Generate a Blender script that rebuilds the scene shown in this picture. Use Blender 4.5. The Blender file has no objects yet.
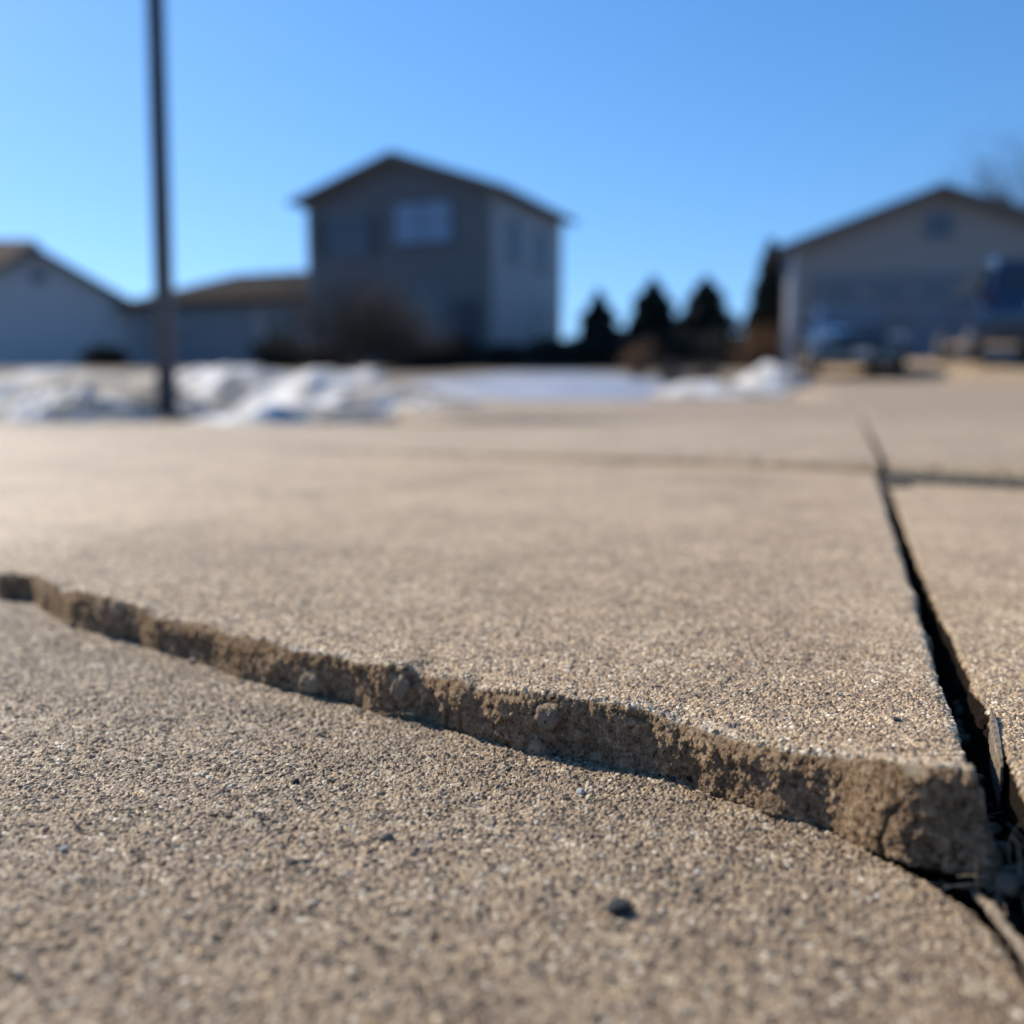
import bpy, math, random
import numpy as np
from mathutils import Vector, Matrix

C = bpy.context.scene.collection
R = math.radians
random.seed(7)
RNG = np.random.default_rng(11)

# ------------------------------------------------------------------ camera
CAM_H = 0.12
PITCH = math.atan(122 / 1024.0)
cd = bpy.data.cameras.new("camera")
cam = bpy.data.objects.new("camera", cd)
C.objects.link(cam)
cam.location = (0, 0, CAM_H)
cam.rotation_euler = (math.pi / 2 - PITCH, 0, 0)
cd.sensor_width = 36
cd.lens = 36.0
cd.clip_start = 0.01
cd.clip_end = 3000
cd.dof.use_dof = True
cd.dof.focus_distance = 0.322
cd.dof.aperture_fstop = 36.0 / 6.5      # aperture diameter 6.5 mm
bpy.context.scene.camera = cam

# ------------------------------------------------------------------ world + sun
SUN_EL, SUN_AZ = R(42), R(-46)            # azimuth measured from +Y towards +X
w = bpy.data.worlds.new("World")
bpy.context.scene.world = w
w.use_nodes = True
nt = w.node_tree
nt.nodes.clear()
sky = nt.nodes.new("ShaderNodeTexSky")
sky.sky_type = 'NISHITA'
sky.sun_disc = False
sky.sun_elevation = SUN_EL
sky.sun_rotation = SUN_AZ
sky.altitude = 200
sky.air_density = 1.0
sky.dust_density = 0.2
sky.ozone_density = 1.2
bg = nt.nodes.new("ShaderNodeBackground")
bg.inputs[1].default_value = 0.135
wo = nt.nodes.new("ShaderNodeOutputWorld")
# look a little above the true horizon: clear, dry winter air
tcw = nt.nodes.new("ShaderNodeTexCoord")
va = nt.nodes.new("ShaderNodeVectorMath"); va.operation = 'MULTIPLY_ADD'
va.inputs[1].default_value = (1, 1, 0.9); va.inputs[2].default_value = (0, 0, 0.132)
vn = nt.nodes.new("ShaderNodeVectorMath"); vn.operation = 'NORMALIZE'
nt.links.new(tcw.outputs["Generated"], va.inputs[0]); nt.links.new(va.outputs[0], vn.inputs[0]); nt.links.new(vn.outputs[0], sky.inputs[0])
hs = nt.nodes.new("ShaderNodeHueSaturation"); hs.inputs["Saturation"].default_value = 1.34; hs.inputs["Hue"].default_value = 0.503
nt.links.new(sky.outputs[0], hs.inputs["Color"])
nt.links.new(hs.outputs[0], bg.inputs[0])
nt.links.new(bg.outputs[0], wo.inputs[0])

sd = bpy.data.lights.new("sun", 'SUN')
sd.energy = 4.2
sd.angle = R(0.53)
sd.color = (1.0, 0.93, 0.82)
so = bpy.data.objects.new("sun", sd)
C.objects.link(so)
sdir = Vector((math.sin(SUN_AZ) * math.cos(SUN_EL), math.cos(SUN_AZ) * math.cos(SUN_EL), math.sin(SUN_EL)))
so.rotation_euler = sdir.to_track_quat('Z', 'Y').to_euler()
so.location = (-20, 20, 30)

vs = bpy.context.scene.view_settings
vs.view_transform = 'Standard'
vs.look = 'None'
vs.exposure = 0.38
vs.gamma = 1.0
bpy.context.scene.cycles.max_bounces = 6

# ------------------------------------------------------------------ picture rows to places
sp, cp = math.sin(PITCH), math.cos(PITCH)
def ray(px, py):
    px = np.asarray(px, float); py = np.asarray(py, float)
    a = (px - 512) / 1024; b = (512 - py) / 1024
    return a, cp + b * sp, -sp + b * cp
def on_plane(px, py, z):
    a, f, u = ray(px, py)
    k = (z - CAM_H) / u
    return a * k, f * k
def z_at(py, Y):
    b = (512 - np.asarray(py, float)) / 1024
    return CAM_H + Y * (-sp + b * cp) / (cp + b * sp)
def x_at(px, Y, z=0.5):
    # lateral place of pixel column px at forward distance Y
    d = Y * cp - (z - CAM_H) * sp
    return (px - 512) / 1024 * d

# ------------------------------------------------------------------ small helpers
def hash2(ix, iy, seed):
    n = (ix.astype(np.int64) * 374761393 + iy.astype(np.int64) * 668265263 + seed * 974711) & 0x7fffffff
    n = ((n ^ (n >> 13)) * 1274126177) & 0x7fffffff
    n = (n ^ (n >> 16)) & 0xffff
    return n / 65535.0
def vnoise(x, y, seed=0):
    x = np.asarray(x, float); y = np.asarray(y, float)
    x, y = np.broadcast_arrays(x, y)
    ix = np.floor(x); iy = np.floor(y)
    fx = x - ix; fy = y - iy
    fx = fx * fx * (3 - 2 * fx); fy = fy * fy * (3 - 2 * fy)
    a = hash2(ix, iy, seed); b = hash2(ix + 1, iy, seed)
    c = hash2(ix, iy + 1, seed); d = hash2(ix + 1, iy + 1, seed)
    return (a * (1 - fx) + b * fx) * (1 - fy) + (c * (1 - fx) + d * fx) * fy
def fbm(x, y, seed=0, octs=4):
    s = 0; a = 0.5
    for k in range(octs):
        s = s + a * (vnoise(np.asarray(x) * 2 ** k, np.asarray(y) * 2 ** k, seed + k) - 0.5) * 2
        a *= 0.5
    return s

def link(o, parent=None):
    C.objects.link(o)
    if parent is not None:
        o.parent = parent
    return o
def mesh_obj(name, verts, faces, mat=None, parent=None, smooth=False):
    me = bpy.data.meshes.new(name)
    me.from_pydata([tuple(v) for v in verts], [], faces)
    me.update()
    if mat: me.materials.append(mat)
    if smooth: me.polygons.foreach_set("use_smooth", [True] * len(me.polygons))
    return link(bpy.data.objects.new(name, me), parent)
def grid_obj(name, P, mat, attrs=None, keep=None, flip=False):
    rr, cc = P.shape[:2]
    idx = np.arange(rr * cc).reshape(rr, cc)
    q = np.stack([idx[:-1, :-1], idx[:-1, 1:], idx[1:, 1:], idx[1:, :-1]], -1).reshape(-1, 4)
    if flip: q = q[:, ::-1]
    if keep is not None: q = q[keep.reshape(-1)]
    n = len(q)
    me = bpy.data.meshes.new(name)
    me.vertices.add(rr * cc)
    me.vertices.foreach_set("co", P.reshape(-1).astype(np.float32))
    me.loops.add(n * 4); me.polygons.add(n)
    me.loops.foreach_set("vertex_index", np.ascontiguousarray(q).reshape(-1).astype(np.int32))
    me.polygons.foreach_set("loop_start", np.arange(0, n * 4, 4, dtype=np.int32))
    me.polygons.foreach_set("use_smooth", np.ones(n, bool))
    me.update(calc_edges=True)
    for k, v in (attrs or {}).items():
        a = me.attributes.new(k, 'FLOAT', 'POINT')
        a.data.foreach_set("value", v.reshape(-1).astype(np.float32))
    me.materials.append(mat)
    return link(bpy.data.objects.new(name, me))
def struct(o):
    o["kind"] = "structure"; return o
def tag(o, label, cat, group=None):
    o["label"] = label; o["category"] = cat
    if group: o["group"] = group
    return o
def thing(name, label, cat, loc=(0, 0, 0), rz=0, group=None):
    o = bpy.data.objects.new(name, None)
    o.empty_display_size = 0.1
    o.location = loc; o.rotation_euler = (0, 0, rz)
    C.objects.link(o)
    return tag(o, label, cat, group)

class MB:
    """collects shapes and links them as one mesh object"""
    def __init__(s): s.v = []; s.f = []
    def add(s, v, f):
        n = len(s.v); s.v += [tuple(p) for p in v]; s.f += [tuple(i + n for i in q) for q in f]; return s
    def box(s, x0, x1, y0, y1, z0, z1, bev=0):
        if bev <= 0:
            v = [(x, y, z) for z in (z0, z1) for y in (y0, y1) for x in (x0, x1)]
            return s.add(v, [(0, 2, 3, 1), (4, 5, 7, 6), (0, 1, 5, 4), (2, 6, 7, 3), (0, 4, 6, 2), (1, 3, 7, 5)])
        b = bev
        rings = []
        for z, i in ((z0, b), (z0 + b, 0), (z1 - b, 0), (z1, b)):
            a0, a1, c0, c1 = x0 + i, x1 - i, y0 + i, y1 - i
            rings.append([(a0 + b, c0, z), (a1 - b, c0, z), (a1, c0 + b, z), (a1, c1 - b, z),
                          (a1 - b, c1, z), (a0 + b, c1, z), (a0, c1 - b, z), (a0, c0 + b, z)])
        v = [p for r in rings for p in r]; f = []
        for k in range(3):
            for j in range(8):
                f.append((k * 8 + j, k * 8 + (j + 1) % 8, k * 8 + 8 + (j + 1) % 8, k * 8 + 8 + j))
        f.append(tuple(range(7, -1, -1))); f.append(tuple(range(24, 32)))
        return s.add(v, f)
    def tube(s, pts, rad, n=8, cap=True):
        pts = [Vector(p) for p in pts]
        if not hasattr(rad, '__len__'): rad = [rad] * len(pts)
        v = []; f = []
        for i, p in enumerate(pts):
            d = (pts[min(i + 1, len(pts) - 1)] - pts[max(i - 1, 0)]).normalized()
            a = d.cross(Vector((0, 0, 1)))
            if a.length < 1e-3: a = d.cross(Vector((1, 0, 0)))
            a.normalize(); b = d.cross(a)
            for k in range(n):
                t = 2 * math.pi * k / n
                v.append(p + (a * math.cos(t) + b * math.sin(t)) * rad[i])
        for i in range(len(pts) - 1):
            for k in range(n):
                f.append((i * n + k, i * n + (k + 1) % n, (i + 1) * n + (k + 1) % n, (i + 1) * n + k))
        if cap:
            f.append(tuple(range(n - 1, -1, -1))); f.append(tuple((len(pts) - 1) * n + k for k in range(n)))
        return s.add(v, f)
    def prism(s, poly, axis, a0, a1):
        """polygon in the other two axes, extruded along axis"""
        def mk(p, a):
            return {'x': (a, p[0], p[1]), 'y': (p[0], a, p[1]), 'z': (p[0], p[1], a)}[axis]
        n = len(poly)
        v = [mk(p, a0) for p in poly] + [mk(p, a1) for p in poly]
        f = [tuple(range(n)), tuple(range(2 * n - 1, n - 1, -1))]
        f += [(i, i + n, (i + 1) % n + n, (i + 1) % n) for i in range(n)]
        return s.add(v, f)
    def build(s, name, mat, parent=None, smooth=False):
        o = mesh_obj(name, s.v, s.f, mat, parent, smooth)
        import bmesh
        bm = bmesh.new(); bm.from_mesh(o.data)
        bmesh.ops.recalc_face_normals(bm, faces=bm.faces)
        bm.to_mesh(o.data); bm.free()
        return o

# ------------------------------------------------------------------ materials
def new_mat(name):
    m = bpy.data.materials.new(name); m.use_nodes = True
    nt = m.node_tree; b = nt.nodes["Principled BSDF"]
    return m, nt, b
def N(nt, t, **kw):
    n = nt.nodes.new(t)
    for k, v in kw.items(): setattr(n, k, v)
    return n
def math_n(nt, op, a, b=None, c=None, clamp=False):
    n = N(nt, "ShaderNodeMath", operation=op); n.use_clamp = clamp
    for i, x in enumerate((a, b, c)):
        if x is None: continue
        if hasattr(x, 'is_output'): nt.links.new(x, n.inputs[i])
        else: n.inputs[i].default_value = x
    return n.outputs[0]
def mixc(nt, fac, a, b, blend='MIX'):
    n = N(nt, "ShaderNodeMix", data_type='RGBA', blend_type=blend)
    for i, x in ((0, fac), (6, a), (7, b)):
        if hasattr(x, 'is_output'): nt.links.new(x, n.inputs[i])
        elif i == 0: n.inputs[0].default_value = x
        else: n.inputs[i].default_value = (*x, 1)
    return n.outputs[2]
def ramp(nt, fac, stops, interp='LINEAR'):
    n = N(nt, "ShaderNodeValToRGB"); cr = n.color_ramp; cr.interpolation = interp
    while len(cr.elements) < len(stops): cr.elements.new(0.5)
    for e, (p, c) in zip(cr.elements, stops):
        e.position = p; e.color = (*c, 1) if hasattr(c, '__len__') else (c, c, c, 1)
    nt.links.new(fac, n.inputs[0]); return n.outputs[0]
def noise_n(nt, vec, scale, detail=3, rough=0.5):
    n = N(nt, "ShaderNodeTexNoise"); nt.links.new(vec, n.inputs["Vector"])
    n.inputs["Scale"].default_value = scale; n.inputs["Detail"].default_value = detail
    n.inputs["Roughness"].default_value = rough
    return n.outputs["Fac"]
def vor_n(nt, vec, scale, feature='F1', rnd=1.0):
    n = N(nt, "ShaderNodeTexVoronoi", feature=feature); nt.links.new(vec, n.inputs["Vector"])
    n.inputs["Scale"].default_value = scale; n.inputs["Randomness"].default_value = rnd
    return n
def simple(name, col, rough=0.6, var=0.15, scale=4.0, metal=0.0, spec=0.5, bump=0.0, coat=0.0):
    m, nt, b = new_mat(name)
    tc = N(nt, "ShaderNodeTexCoord").outputs["Object"]
    f = noise_n(nt, tc, scale, 5, 0.6)
    lo = tuple(c * (1 - var) for c in col); hi = tuple(min(1, c * (1 + var)) for c in col)
    nt.links.new(ramp(nt, f, [(0.3, lo), (0.7, hi)]), b.inputs["Base Color"])
    b.inputs["Roughness"].default_value = rough; b.inputs["Metallic"].default_value = metal
    b.inputs["Specular IOR Level"].default_value = spec
    b.inputs["Coat Weight"].default_value = coat
    if bump:
        bn = N(nt, "ShaderNodeBump"); bn.inputs["Strength"].default_value = bump
        nt.links.new(f, bn.inputs["Height"]); nt.links.new(bn.outputs[0], b.inputs["Normal"])
    return m

def concrete(name, tint=(1, 1, 1), near=True, grain=1.0, amp=1.0, pale=0.93):
    m, nt, b = new_mat(name)
    tc = N(nt, "ShaderNodeTexCoord").outputs["Object"]
    # slightly warped coordinates so that the grains are not round
    nz = N(nt, "ShaderNodeTexNoise"); nt.links.new(tc, nz.inputs["Vector"]); nz.inputs["Scale"].default_value = 420; nz.inputs["Detail"].default_value = 2
    wv = N(nt, "ShaderNodeVectorMath", operation='MULTIPLY_ADD')
    nt.links.new(nz.outputs["Color"], wv.inputs[0]); wv.inputs[1].default_value = (0.0016,) * 3; nt.links.new(tc, wv.inputs[2])
    vec = wv.outputs[0]
    g1 = vor_n(nt, vec, 560 / grain)
    g2 = vor_n(nt, vec, 300 / grain)
    g3 = vor_n(nt, vec, 130 / grain)
    r1 = N(nt, "ShaderNodeSeparateColor"); nt.links.new(g1.outputs["Color"], r1.inputs[0])
    r2 = N(nt, "ShaderNodeSeparateColor"); nt.links.new(g2.outputs["Color"], r2.inputs[0])
    r3 = N(nt, "ShaderNodeSeparateColor"); nt.links.new(g3.outputs["Color"], r3.inputs[0])
    fine = noise_n(nt, tc, 900, 4, 0.7)
    mid = noise_n(nt, tc, 45, 4, 0.6)
    big = noise_n(nt, tc, 7, 4, 0.55)
    # colours of the sand grains
    col1 = ramp(nt, r1.outputs[0], [(0.0, (0.07, 0.055, 0.042)), (0.14, (0.22, 0.165, 0.118)), (0.5, (0.40, 0.31, 0.22)),
                                   (0.8, (0.56, 0.45, 0.325)), (0.93, (0.64, 0.55, 0.42)), (0.97, (0.88, 0.84, 0.76)), (1.0, (0.92, 0.90, 0.86))])
    col2 = ramp(nt, r2.outputs[0], [(0.0, (0.085, 0.08, 0.078)), (0.12, (0.26, 0.21, 0.16)), (0.6, (0.42, 0.33, 0.24)),
                                   (0.9, (0.57, 0.46, 0.33)), (1.0, (0.70, 0.66, 0.58))])
    pick2 = math_n(nt, 'GREATER_THAN', r2.outputs[1], 0.62)
    pick3 = math_n(nt, 'MULTIPLY', math_n(nt, 'GREATER_THAN', r3.outputs[1], pale), math_n(nt, 'LESS_THAN', g3.outputs["Distance"], 0.42))
    col = mixc(nt, pick2, col1, col2)
    col3 = ramp(nt, r3.outputs[0], [(0.0, (0.15, 0.13, 0.12)), (0.3, (0.40, 0.32, 0.24)), (1.0, (0.74, 0.65, 0.52))])
    col = mixc(nt, math_n(nt, 'MULTIPLY', pick3, 0.8), col, col3)
    # cement paste between grains
    paste = math_n(nt, 'MULTIPLY', ramp(nt, g1.outputs["Distance"], [(0.45, 0.0), (0.75, 1.0)]), 0.55)
    col = mixc(nt, paste, col, (0.235, 0.185, 0.14))
    # slow stains
    col = mixc(nt, 1.0, col, ramp(nt, mid, [(0.3, (0.82, 0.80, 0.78)), (0.7, (1.14, 1.13, 1.12))]), 'MULTIPLY')
    col = mixc(nt, 1.0, col, ramp(nt, big, [(0.32, (0.83, 0.80, 0.77)), (0.5, (1.0, 0.98, 0.96)), (0.7, (1.13, 1.13, 1.13))]), 'MULTIPLY')
    col = mixc(nt, 1.0, col, tint, 'MULTIPLY')
    # height
    h1 = math_n(nt, 'MULTIPLY', math_n(nt, 'SUBTRACT', 0.55, g1.outputs["Distance"]), 0.00105)
    amp1 = math_n(nt, 'ADD', 0.5, r1.outputs[2])
    h1 = math_n(nt, 'MULTIPLY', h1, amp1)
    h2 = math_n(nt, 'MULTIPLY', math_n(nt, 'MULTIPLY', math_n(nt, 'SUBTRACT', 0.5, g2.outputs["Distance"], clamp=True), pick2), 0.0013)
    h3 = math_n(nt, 'MULTIPLY', math_n(nt, 'MULTIPLY', math_n(nt, 'SUBTRACT', 0.42, g3.outputs["Distance"], clamp=True), pick3), 0.0022)
    pits = math_n(nt, 'MULTIPLY', ramp(nt, noise_n(nt, tc, 210, 3, 0.6), [(0.30, 1.0), (0.42, 0.0)]), -0.0011)
    hf = math_n(nt, 'MULTIPLY', math_n(nt, 'SUBTRACT', fine, 0.5), 0.0005)
    hm = math_n(nt, 'MULTIPLY', math_n(nt, 'SUBTRACT', mid, 0.5), 0.0016)
    ht = h1
    for x in (h2, h3, pits, hf, hm): ht = math_n(nt, 'ADD', ht, x)
    if amp != 1.0: ht = math_n(nt, 'MULTIPLY', ht, amp)
    if near:
        at = N(nt, "ShaderNodeAttribute", attribute_name="wallmask")
        wm = at.outputs["Fac"]
        # the broken face: brown, dirty, with larger stones and pits
        stn = vor_n(nt, vec, 75)
        stc = N(nt, "ShaderNodeSeparateColor"); nt.links.new(stn.outputs["Color"], stc.inputs[0])
        isst = math_n(nt, 'MULTIPLY', math_n(nt, 'GREATER_THAN', stc.outputs[0], 0.72), ramp(nt, stn.outputs["Distance"], [(0.36, 1.0), (0.46, 0.0)]))
        n1 = noise_n(nt, tc, 380, 8, 0.82)
        n2 = noise_n(nt, tc, 90, 4, 0.6)
        wc = ramp(nt, n1, [(0.37, (0.04, 0.026, 0.016)), (0.44, (0.23, 0.155, 0.094)), (0.54, (0.43, 0.305, 0.19)), (0.64, (0.68, 0.53, 0.37))])
        wc = mixc(nt, 1.0, wc, ramp(nt, n2, [(0.35, (0.70, 0.66, 0.62)), (0.62, (1.2, 1.18, 1.15))]), 'MULTIPLY')
        wc = mixc(nt, math_n(nt, 'MULTIPLY', isst, 0.75), wc, ramp(nt, stc.outputs[1], [(0, (0.30, 0.24, 0.17)), (1, (0.60, 0.49, 0.35))]))
        wc = mixc(nt, math_n(nt, 'MULTIPLY', ramp(nt, noise_n(nt, tc, 330, 2), [(0.27, 1.0), (0.33, 0.0)]), 0.9), wc, (0.03, 0.024, 0.02))
        at2 = N(nt, "ShaderNodeAttribute", attribute_name="soil_shade")
        wc = mixc(nt, at2.outputs["Fac"], wc, mixc(nt, n2, (0.018, 0.013, 0.010), (0.06, 0.043, 0.030)))  # soil brown kept near black to paint the shade inside the gaps
        at3 = N(nt, "ShaderNodeAttribute", attribute_name="rim")
        rf = math_n(nt, 'MULTIPLY', at3.outputs["Fac"], ramp(nt, noise_n(nt, tc, 380, 3, 0.7), [(0.47, 0.0), (0.60, 0.8)]))
        col = mixc(nt, rf, col, (0.70, 0.60, 0.46))
        col = mixc(nt, wm, col, wc)
        hw = math_n(nt, 'MULTIPLY', math_n(nt, 'SUBTRACT', n1, 0.5), 0.0046)
        hw = math_n(nt, 'ADD', hw, math_n(nt, 'MULTIPLY', isst, 0.0016))
        hw = math_n(nt, 'ADD', hw, math_n(nt, 'MULTIPLY', math_n(nt, 'SUBTRACT', n2, 0.5), 0.003))
        wn = N(nt, "ShaderNodeAttribute", attribute_name="worn").outputs["Fac"]
        ht = math_n(nt, 'MULTIPLY', ht, math_n(nt, 'MULTIPLY_ADD', wn, -0.6, 1.0))
        mx = N(nt, "ShaderNodeMix", data_type='FLOAT')
        nt.links.new(wm, mx.inputs[0]); nt.links.new(ht, mx.inputs[2]); nt.links.new(hw, mx.inputs[3])
        ht = mx.outputs[0]
    nt.links.new(col, b.inputs["Base Color"])
    b.inputs["Roughness"].default_value = 0.6
    if near: nt.links.new(math_n(nt, "MULTIPLY_ADD", wm, 0.38, 0.6), b.inputs["Roughness"])
    if near: nt.links.new(math_n(nt, "MULTIPLY_ADD", wm, -0.35, 0.45), b.inputs["Specular IOR Level"])
    b.inputs["Specular IOR Level"].default_value = 0.45
    d = N(nt, "ShaderNodeDisplacement"); d.inputs["Midlevel"].default_value = 0.0; d.inputs["Scale"].default_value = 1.0
    nt.links.new(ht, d.inputs["Height"])
    nt.links.new(d.outputs[0], nt.nodes["Material Output"].inputs["Displacement"])
    m.displacement_method = 'BOTH' if near else 'BUMP'
    return m

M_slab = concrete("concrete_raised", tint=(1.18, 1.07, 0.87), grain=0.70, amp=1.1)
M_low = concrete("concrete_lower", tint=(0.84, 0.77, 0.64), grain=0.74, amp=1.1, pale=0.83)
M_far = concrete("concrete_far", tint=(1.2, 1.10, 0.90), near=False)

# =================================================================== NEAR CONCRETE
# broken edge traced in the photograph, then put on the ground
topE = np.array([(0,574),(36,574),(56,584),(59,590.6),(82,590.6),(102,596),(120,599),(142,607),(149,616.5),(178,619),(202,622),
 (227,633),(257,638),(280,644),(286,648),(336,656),(368,662),(404,663),(418,675),(462,677),(474,688),(512,689),(560,694),
 (569,697),(604,701),(645,709),(681,722),(716,734),(745,742.5),(789,752),(819,754),(861,756),(906,762),(948,767),(976,771)])
botE = np.array([(0,599),(33,600),(52,614),(71,625),(109,636),(137,641),(153,649),(186,657.6),(219,668.5),(252,679),(280,687),
 (298,692),(348,701),(383,714),(424,720),(465,733),(500,743.6),(530,752),(560,755),(599,761.6),(640,770),(681,780.6),
 (730,800),(774,814),(831,829),(861,843),(896,860),(925,868),(948,872),(976,876)])
lowE = np.array([(896,863),(925,874.5),(948,891),(974,905),(995,923),(1010,944),(1021,962),(1040,992),(1075,1050),(1150,1180),(1400,1600)])
bx, by = on_plane(botE[:, 0], botE[:, 1], 0.0)
# extend to the left outside the frame
ext = [(-0.33, 0.615), (-0.40, 0.70), (-0.52, 0.76), (-0.66, 0.90), (-0.85, 0.98), (-1.1, 1.18), (-1.5, 1.42), (-2.2, 1.95)]
crack = np.array(ext[::-1] + list(zip(bx, by)))
zt_tr = z_at(np.interp(botE[:, 0], topE[:, 0], topE[:, 1]), by)
seg = np.r_[0, np.cumsum(np.hypot(np.diff(crack[:, 0]), np.diff(crack[:, 1])))]
s0 = seg[len(ext)]; s1 = seg[-1]
def steps(a, b, d): return np.linspace(a, b, max(2, int((b - a) / d)))
S = np.r_[steps(0, s0 - 0.9, 0.008)[:-1], steps(s0 - 0.9, s0 - 0.25, 0.0022)[:-1], steps(s0 - 0.25, s0 - 0.05, 0.0011)[:-1], steps(s0 - 0.05, s1, 0.00052)]
cx = np.interp(S, seg, crack[:, 0]); cy = np.interp(S, seg, crack[:, 1])
cx = np.where(S > s0 + 0.01, np.convolve(np.pad(cx, 8, mode='edge'), np.ones(17) / 17, 'valid'), cx); cy = np.where(S > s0 + 0.01, np.convolve(np.pad(cy, 8, mode='edge'), np.ones(17) / 17, 'valid'), cy)
# top-edge height along the crack from the traced rows (each column at its own pixel column)
pxs = 512 + 1024 * cx / (cy * cp + CAM_H * sp)
zt_lin = z_at(np.interp(pxs, topE[:, 0], topE[:, 1]), cy)
zt_lin = np.where(S < s0, np.interp(S, [0, s0], [0.010, zt_lin[np.searchsorted(S, s0)]]), zt_lin)
A = np.c_[np.ones(len(S)), cx, cy]
m_in = S >= s0
# smooth height of the raised slab (tilted plane)
sl = np.linalg.lstsq(np.c_[np.ones(m_in.sum()), cx[m_in]], zt_lin[m_in], rcond=None)[0]
def z_top(x, y):
    return np.clip(sl[0] + sl[1] * np.clip(x, -0.45, 0.3), 0.012, 0.03)

# joint edge (right side of the raised slab)
JL = np.array([(880, 482), (904, 560), (916, 615), (933, 654), (951, 697), (967, 734), (979, 771)])
ZR = float(z_top(0.12, 0.3))
jx, jy = on_plane(JL[:, 0], JL[:, 1], ZR)
JR = np.array([(889, 482), (918, 560), (941, 611), (955, 644), (973, 681), (990, 716), (1006, 747), (1024, 788)])
rx, ry = on_plane(JR[:, 0], JR[:, 1], ZR - 0.006)
U = np.array([0.310, 0.951]); U /= np.hypot(*U)      # direction of the long joint
RT = np.array([U[1], -U[0]])                          # across it, to the right
cornerL = np.array([cx[-1], cy[-1]])
cornerR = np.array([rx[-1], ry[-1]])
# cross joint behind the slab
qx, qy = on_plane(np.array([300, 700, 1024]), np.array([443.5, 466.5, 479.5]), ZR)
Q0 = np.array([qx[1], qy[1]]); QD = np.array([qx[2] - qx[0], qy[2] - qy[0]]); QD /= np.hypot(*QD)
QN = np.array([-QD[1], QD[0]])                        # pointing away from the camera
if QN[1] < 0: QN = -QN
def to_cross(x, y, d=U):
    return ((Q0[0] - x) * QN[0] + (Q0[1] - y) * QN[1]) / (d[0] * QN[0] + d[1] * QN[1])
def grow(L, d0, g):
    n = int(math.log(1 + L * (g - 1) / d0) / math.log(g)) + 1
    t = d0 * (np.power(g, np.arange(n + 1)) - 1) / (g - 1)
    return t / t[-1]

def slab_mesh(name, P, path_rc, wall_off, mat, soil_shade=None, rim=None):
    """P: rows x cols grid of the top; path_rc: list of (row, col) along the free edges;
    wall_off: K x len(path) x 3 offsets of the wall strip"""
    rr, cc = P.shape[:2]
    idx = np.arange(rr * cc).reshape(rr, cc)
    q = np.stack([idx[:-1, :-1], idx[:-1, 1:], idx[1:, 1:], idx[1:, :-1]], -1).reshape(-1, 4)
    pid = idx[path_rc[0], path_rc[1]]
    K = wall_off.shape[0]
    base = P.reshape(-1, 3)[pid]
    W = base[None] + wall_off
    wid = np.vstack([pid[None], rr * cc + np.arange(K * len(pid)).reshape(K, -1)])
    qw = np.stack([wid[1:, :-1], wid[1:, 1:], wid[:-1, 1:], wid[:-1, :-1]], -1).reshape(-1, 4)
    V = np.vstack([P.reshape(-1, 3), W.reshape(-1, 3)])
    # orient the top upwards
    a, b_, c_ = V[q[0, 0]], V[q[0, 1]], V[q[0, 2]]
    if np.cross(b_ - a, c_ - b_)[2] < 0: q = q[:, ::-1]
    # wall must share the direction of the top along the edge
    e0, e1 = pid[0], pid[1]
    def has(qq, x, y):
        m = np.zeros(len(qq), bool)
        for k in range(4): m |= (qq[:, k] == x) & (qq[:, (k + 1) % 4] == y)
        return m.any()
    if has(q, e0, e1) == has(qw, e0, e1): qw = qw[:, ::-1]
    F = np.vstack([q, qw]); n = len(F)
    me = bpy.data.meshes.new(name)
    me.vertices.add(len(V)); me.vertices.foreach_set("co", V.reshape(-1).astype(np.float32))
    me.loops.add(n * 4); me.polygons.add(n)
    me.loops.foreach_set("vertex_index", np.ascontiguousarray(F).reshape(-1).astype(np.int32))
    me.polygons.foreach_set("loop_start", np.arange(0, n * 4, 4, dtype=np.int32))
    me.polygons.foreach_set("use_smooth", np.ones(n, bool))
    me.update(calc_edges=True)
    at = me.attributes.new("wallmask", 'FLOAT', 'POINT')
    wm = np.zeros(len(V)); wm[rr * cc:] = np.repeat(np.clip(np.arange(1, K + 1) / 1.0, 0, 1), len(pid))
    at.data.foreach_set("value", wm.astype(np.float32))
    at = me.attributes.new("soil_shade", 'FLOAT', 'POINT')
    so_ = np.zeros(len(V))
    wa = me.attributes.new("worn", 'FLOAT', 'POINT')
    wv_ = np.clip((np.hypot(V[:, 0] + 0.05, V[:, 1]) - 0.42 + 0.12 * fbm(V[:, 0] * 5, V[:, 1] * 5, 301, 3)) / 0.45, 0, 1)
    wa.data.foreach_set("value", (wv_ * wv_ * (3 - 2 * wv_)).astype(np.float32))
    ra = me.attributes.new("rim", 'FLOAT', 'POINT')
    rv = np.zeros(len(V))
    if rim is not None: rv[:rr * cc] = rim.reshape(-1)
    ra.data.foreach_set("value", rv.astype(np.float32))
    if soil_shade is not None: so_[rr * cc:] = soil_shade.reshape(-1)
    me.attributes["soil_shade"].data.foreach_set("value", so_.astype(np.float32))
    me.materials.append(mat)
    return struct(link(bpy.data.objects.new(name, me)))

# --- raised slab
g = grow(1.0, 0.0005, 1.0075)
Lc = to_cross(cx, cy)
tt = g[:, None] * Lc[None, :]
X = cx[None] + U[0] * tt; Y = cy[None] + U[1] * tt
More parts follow.
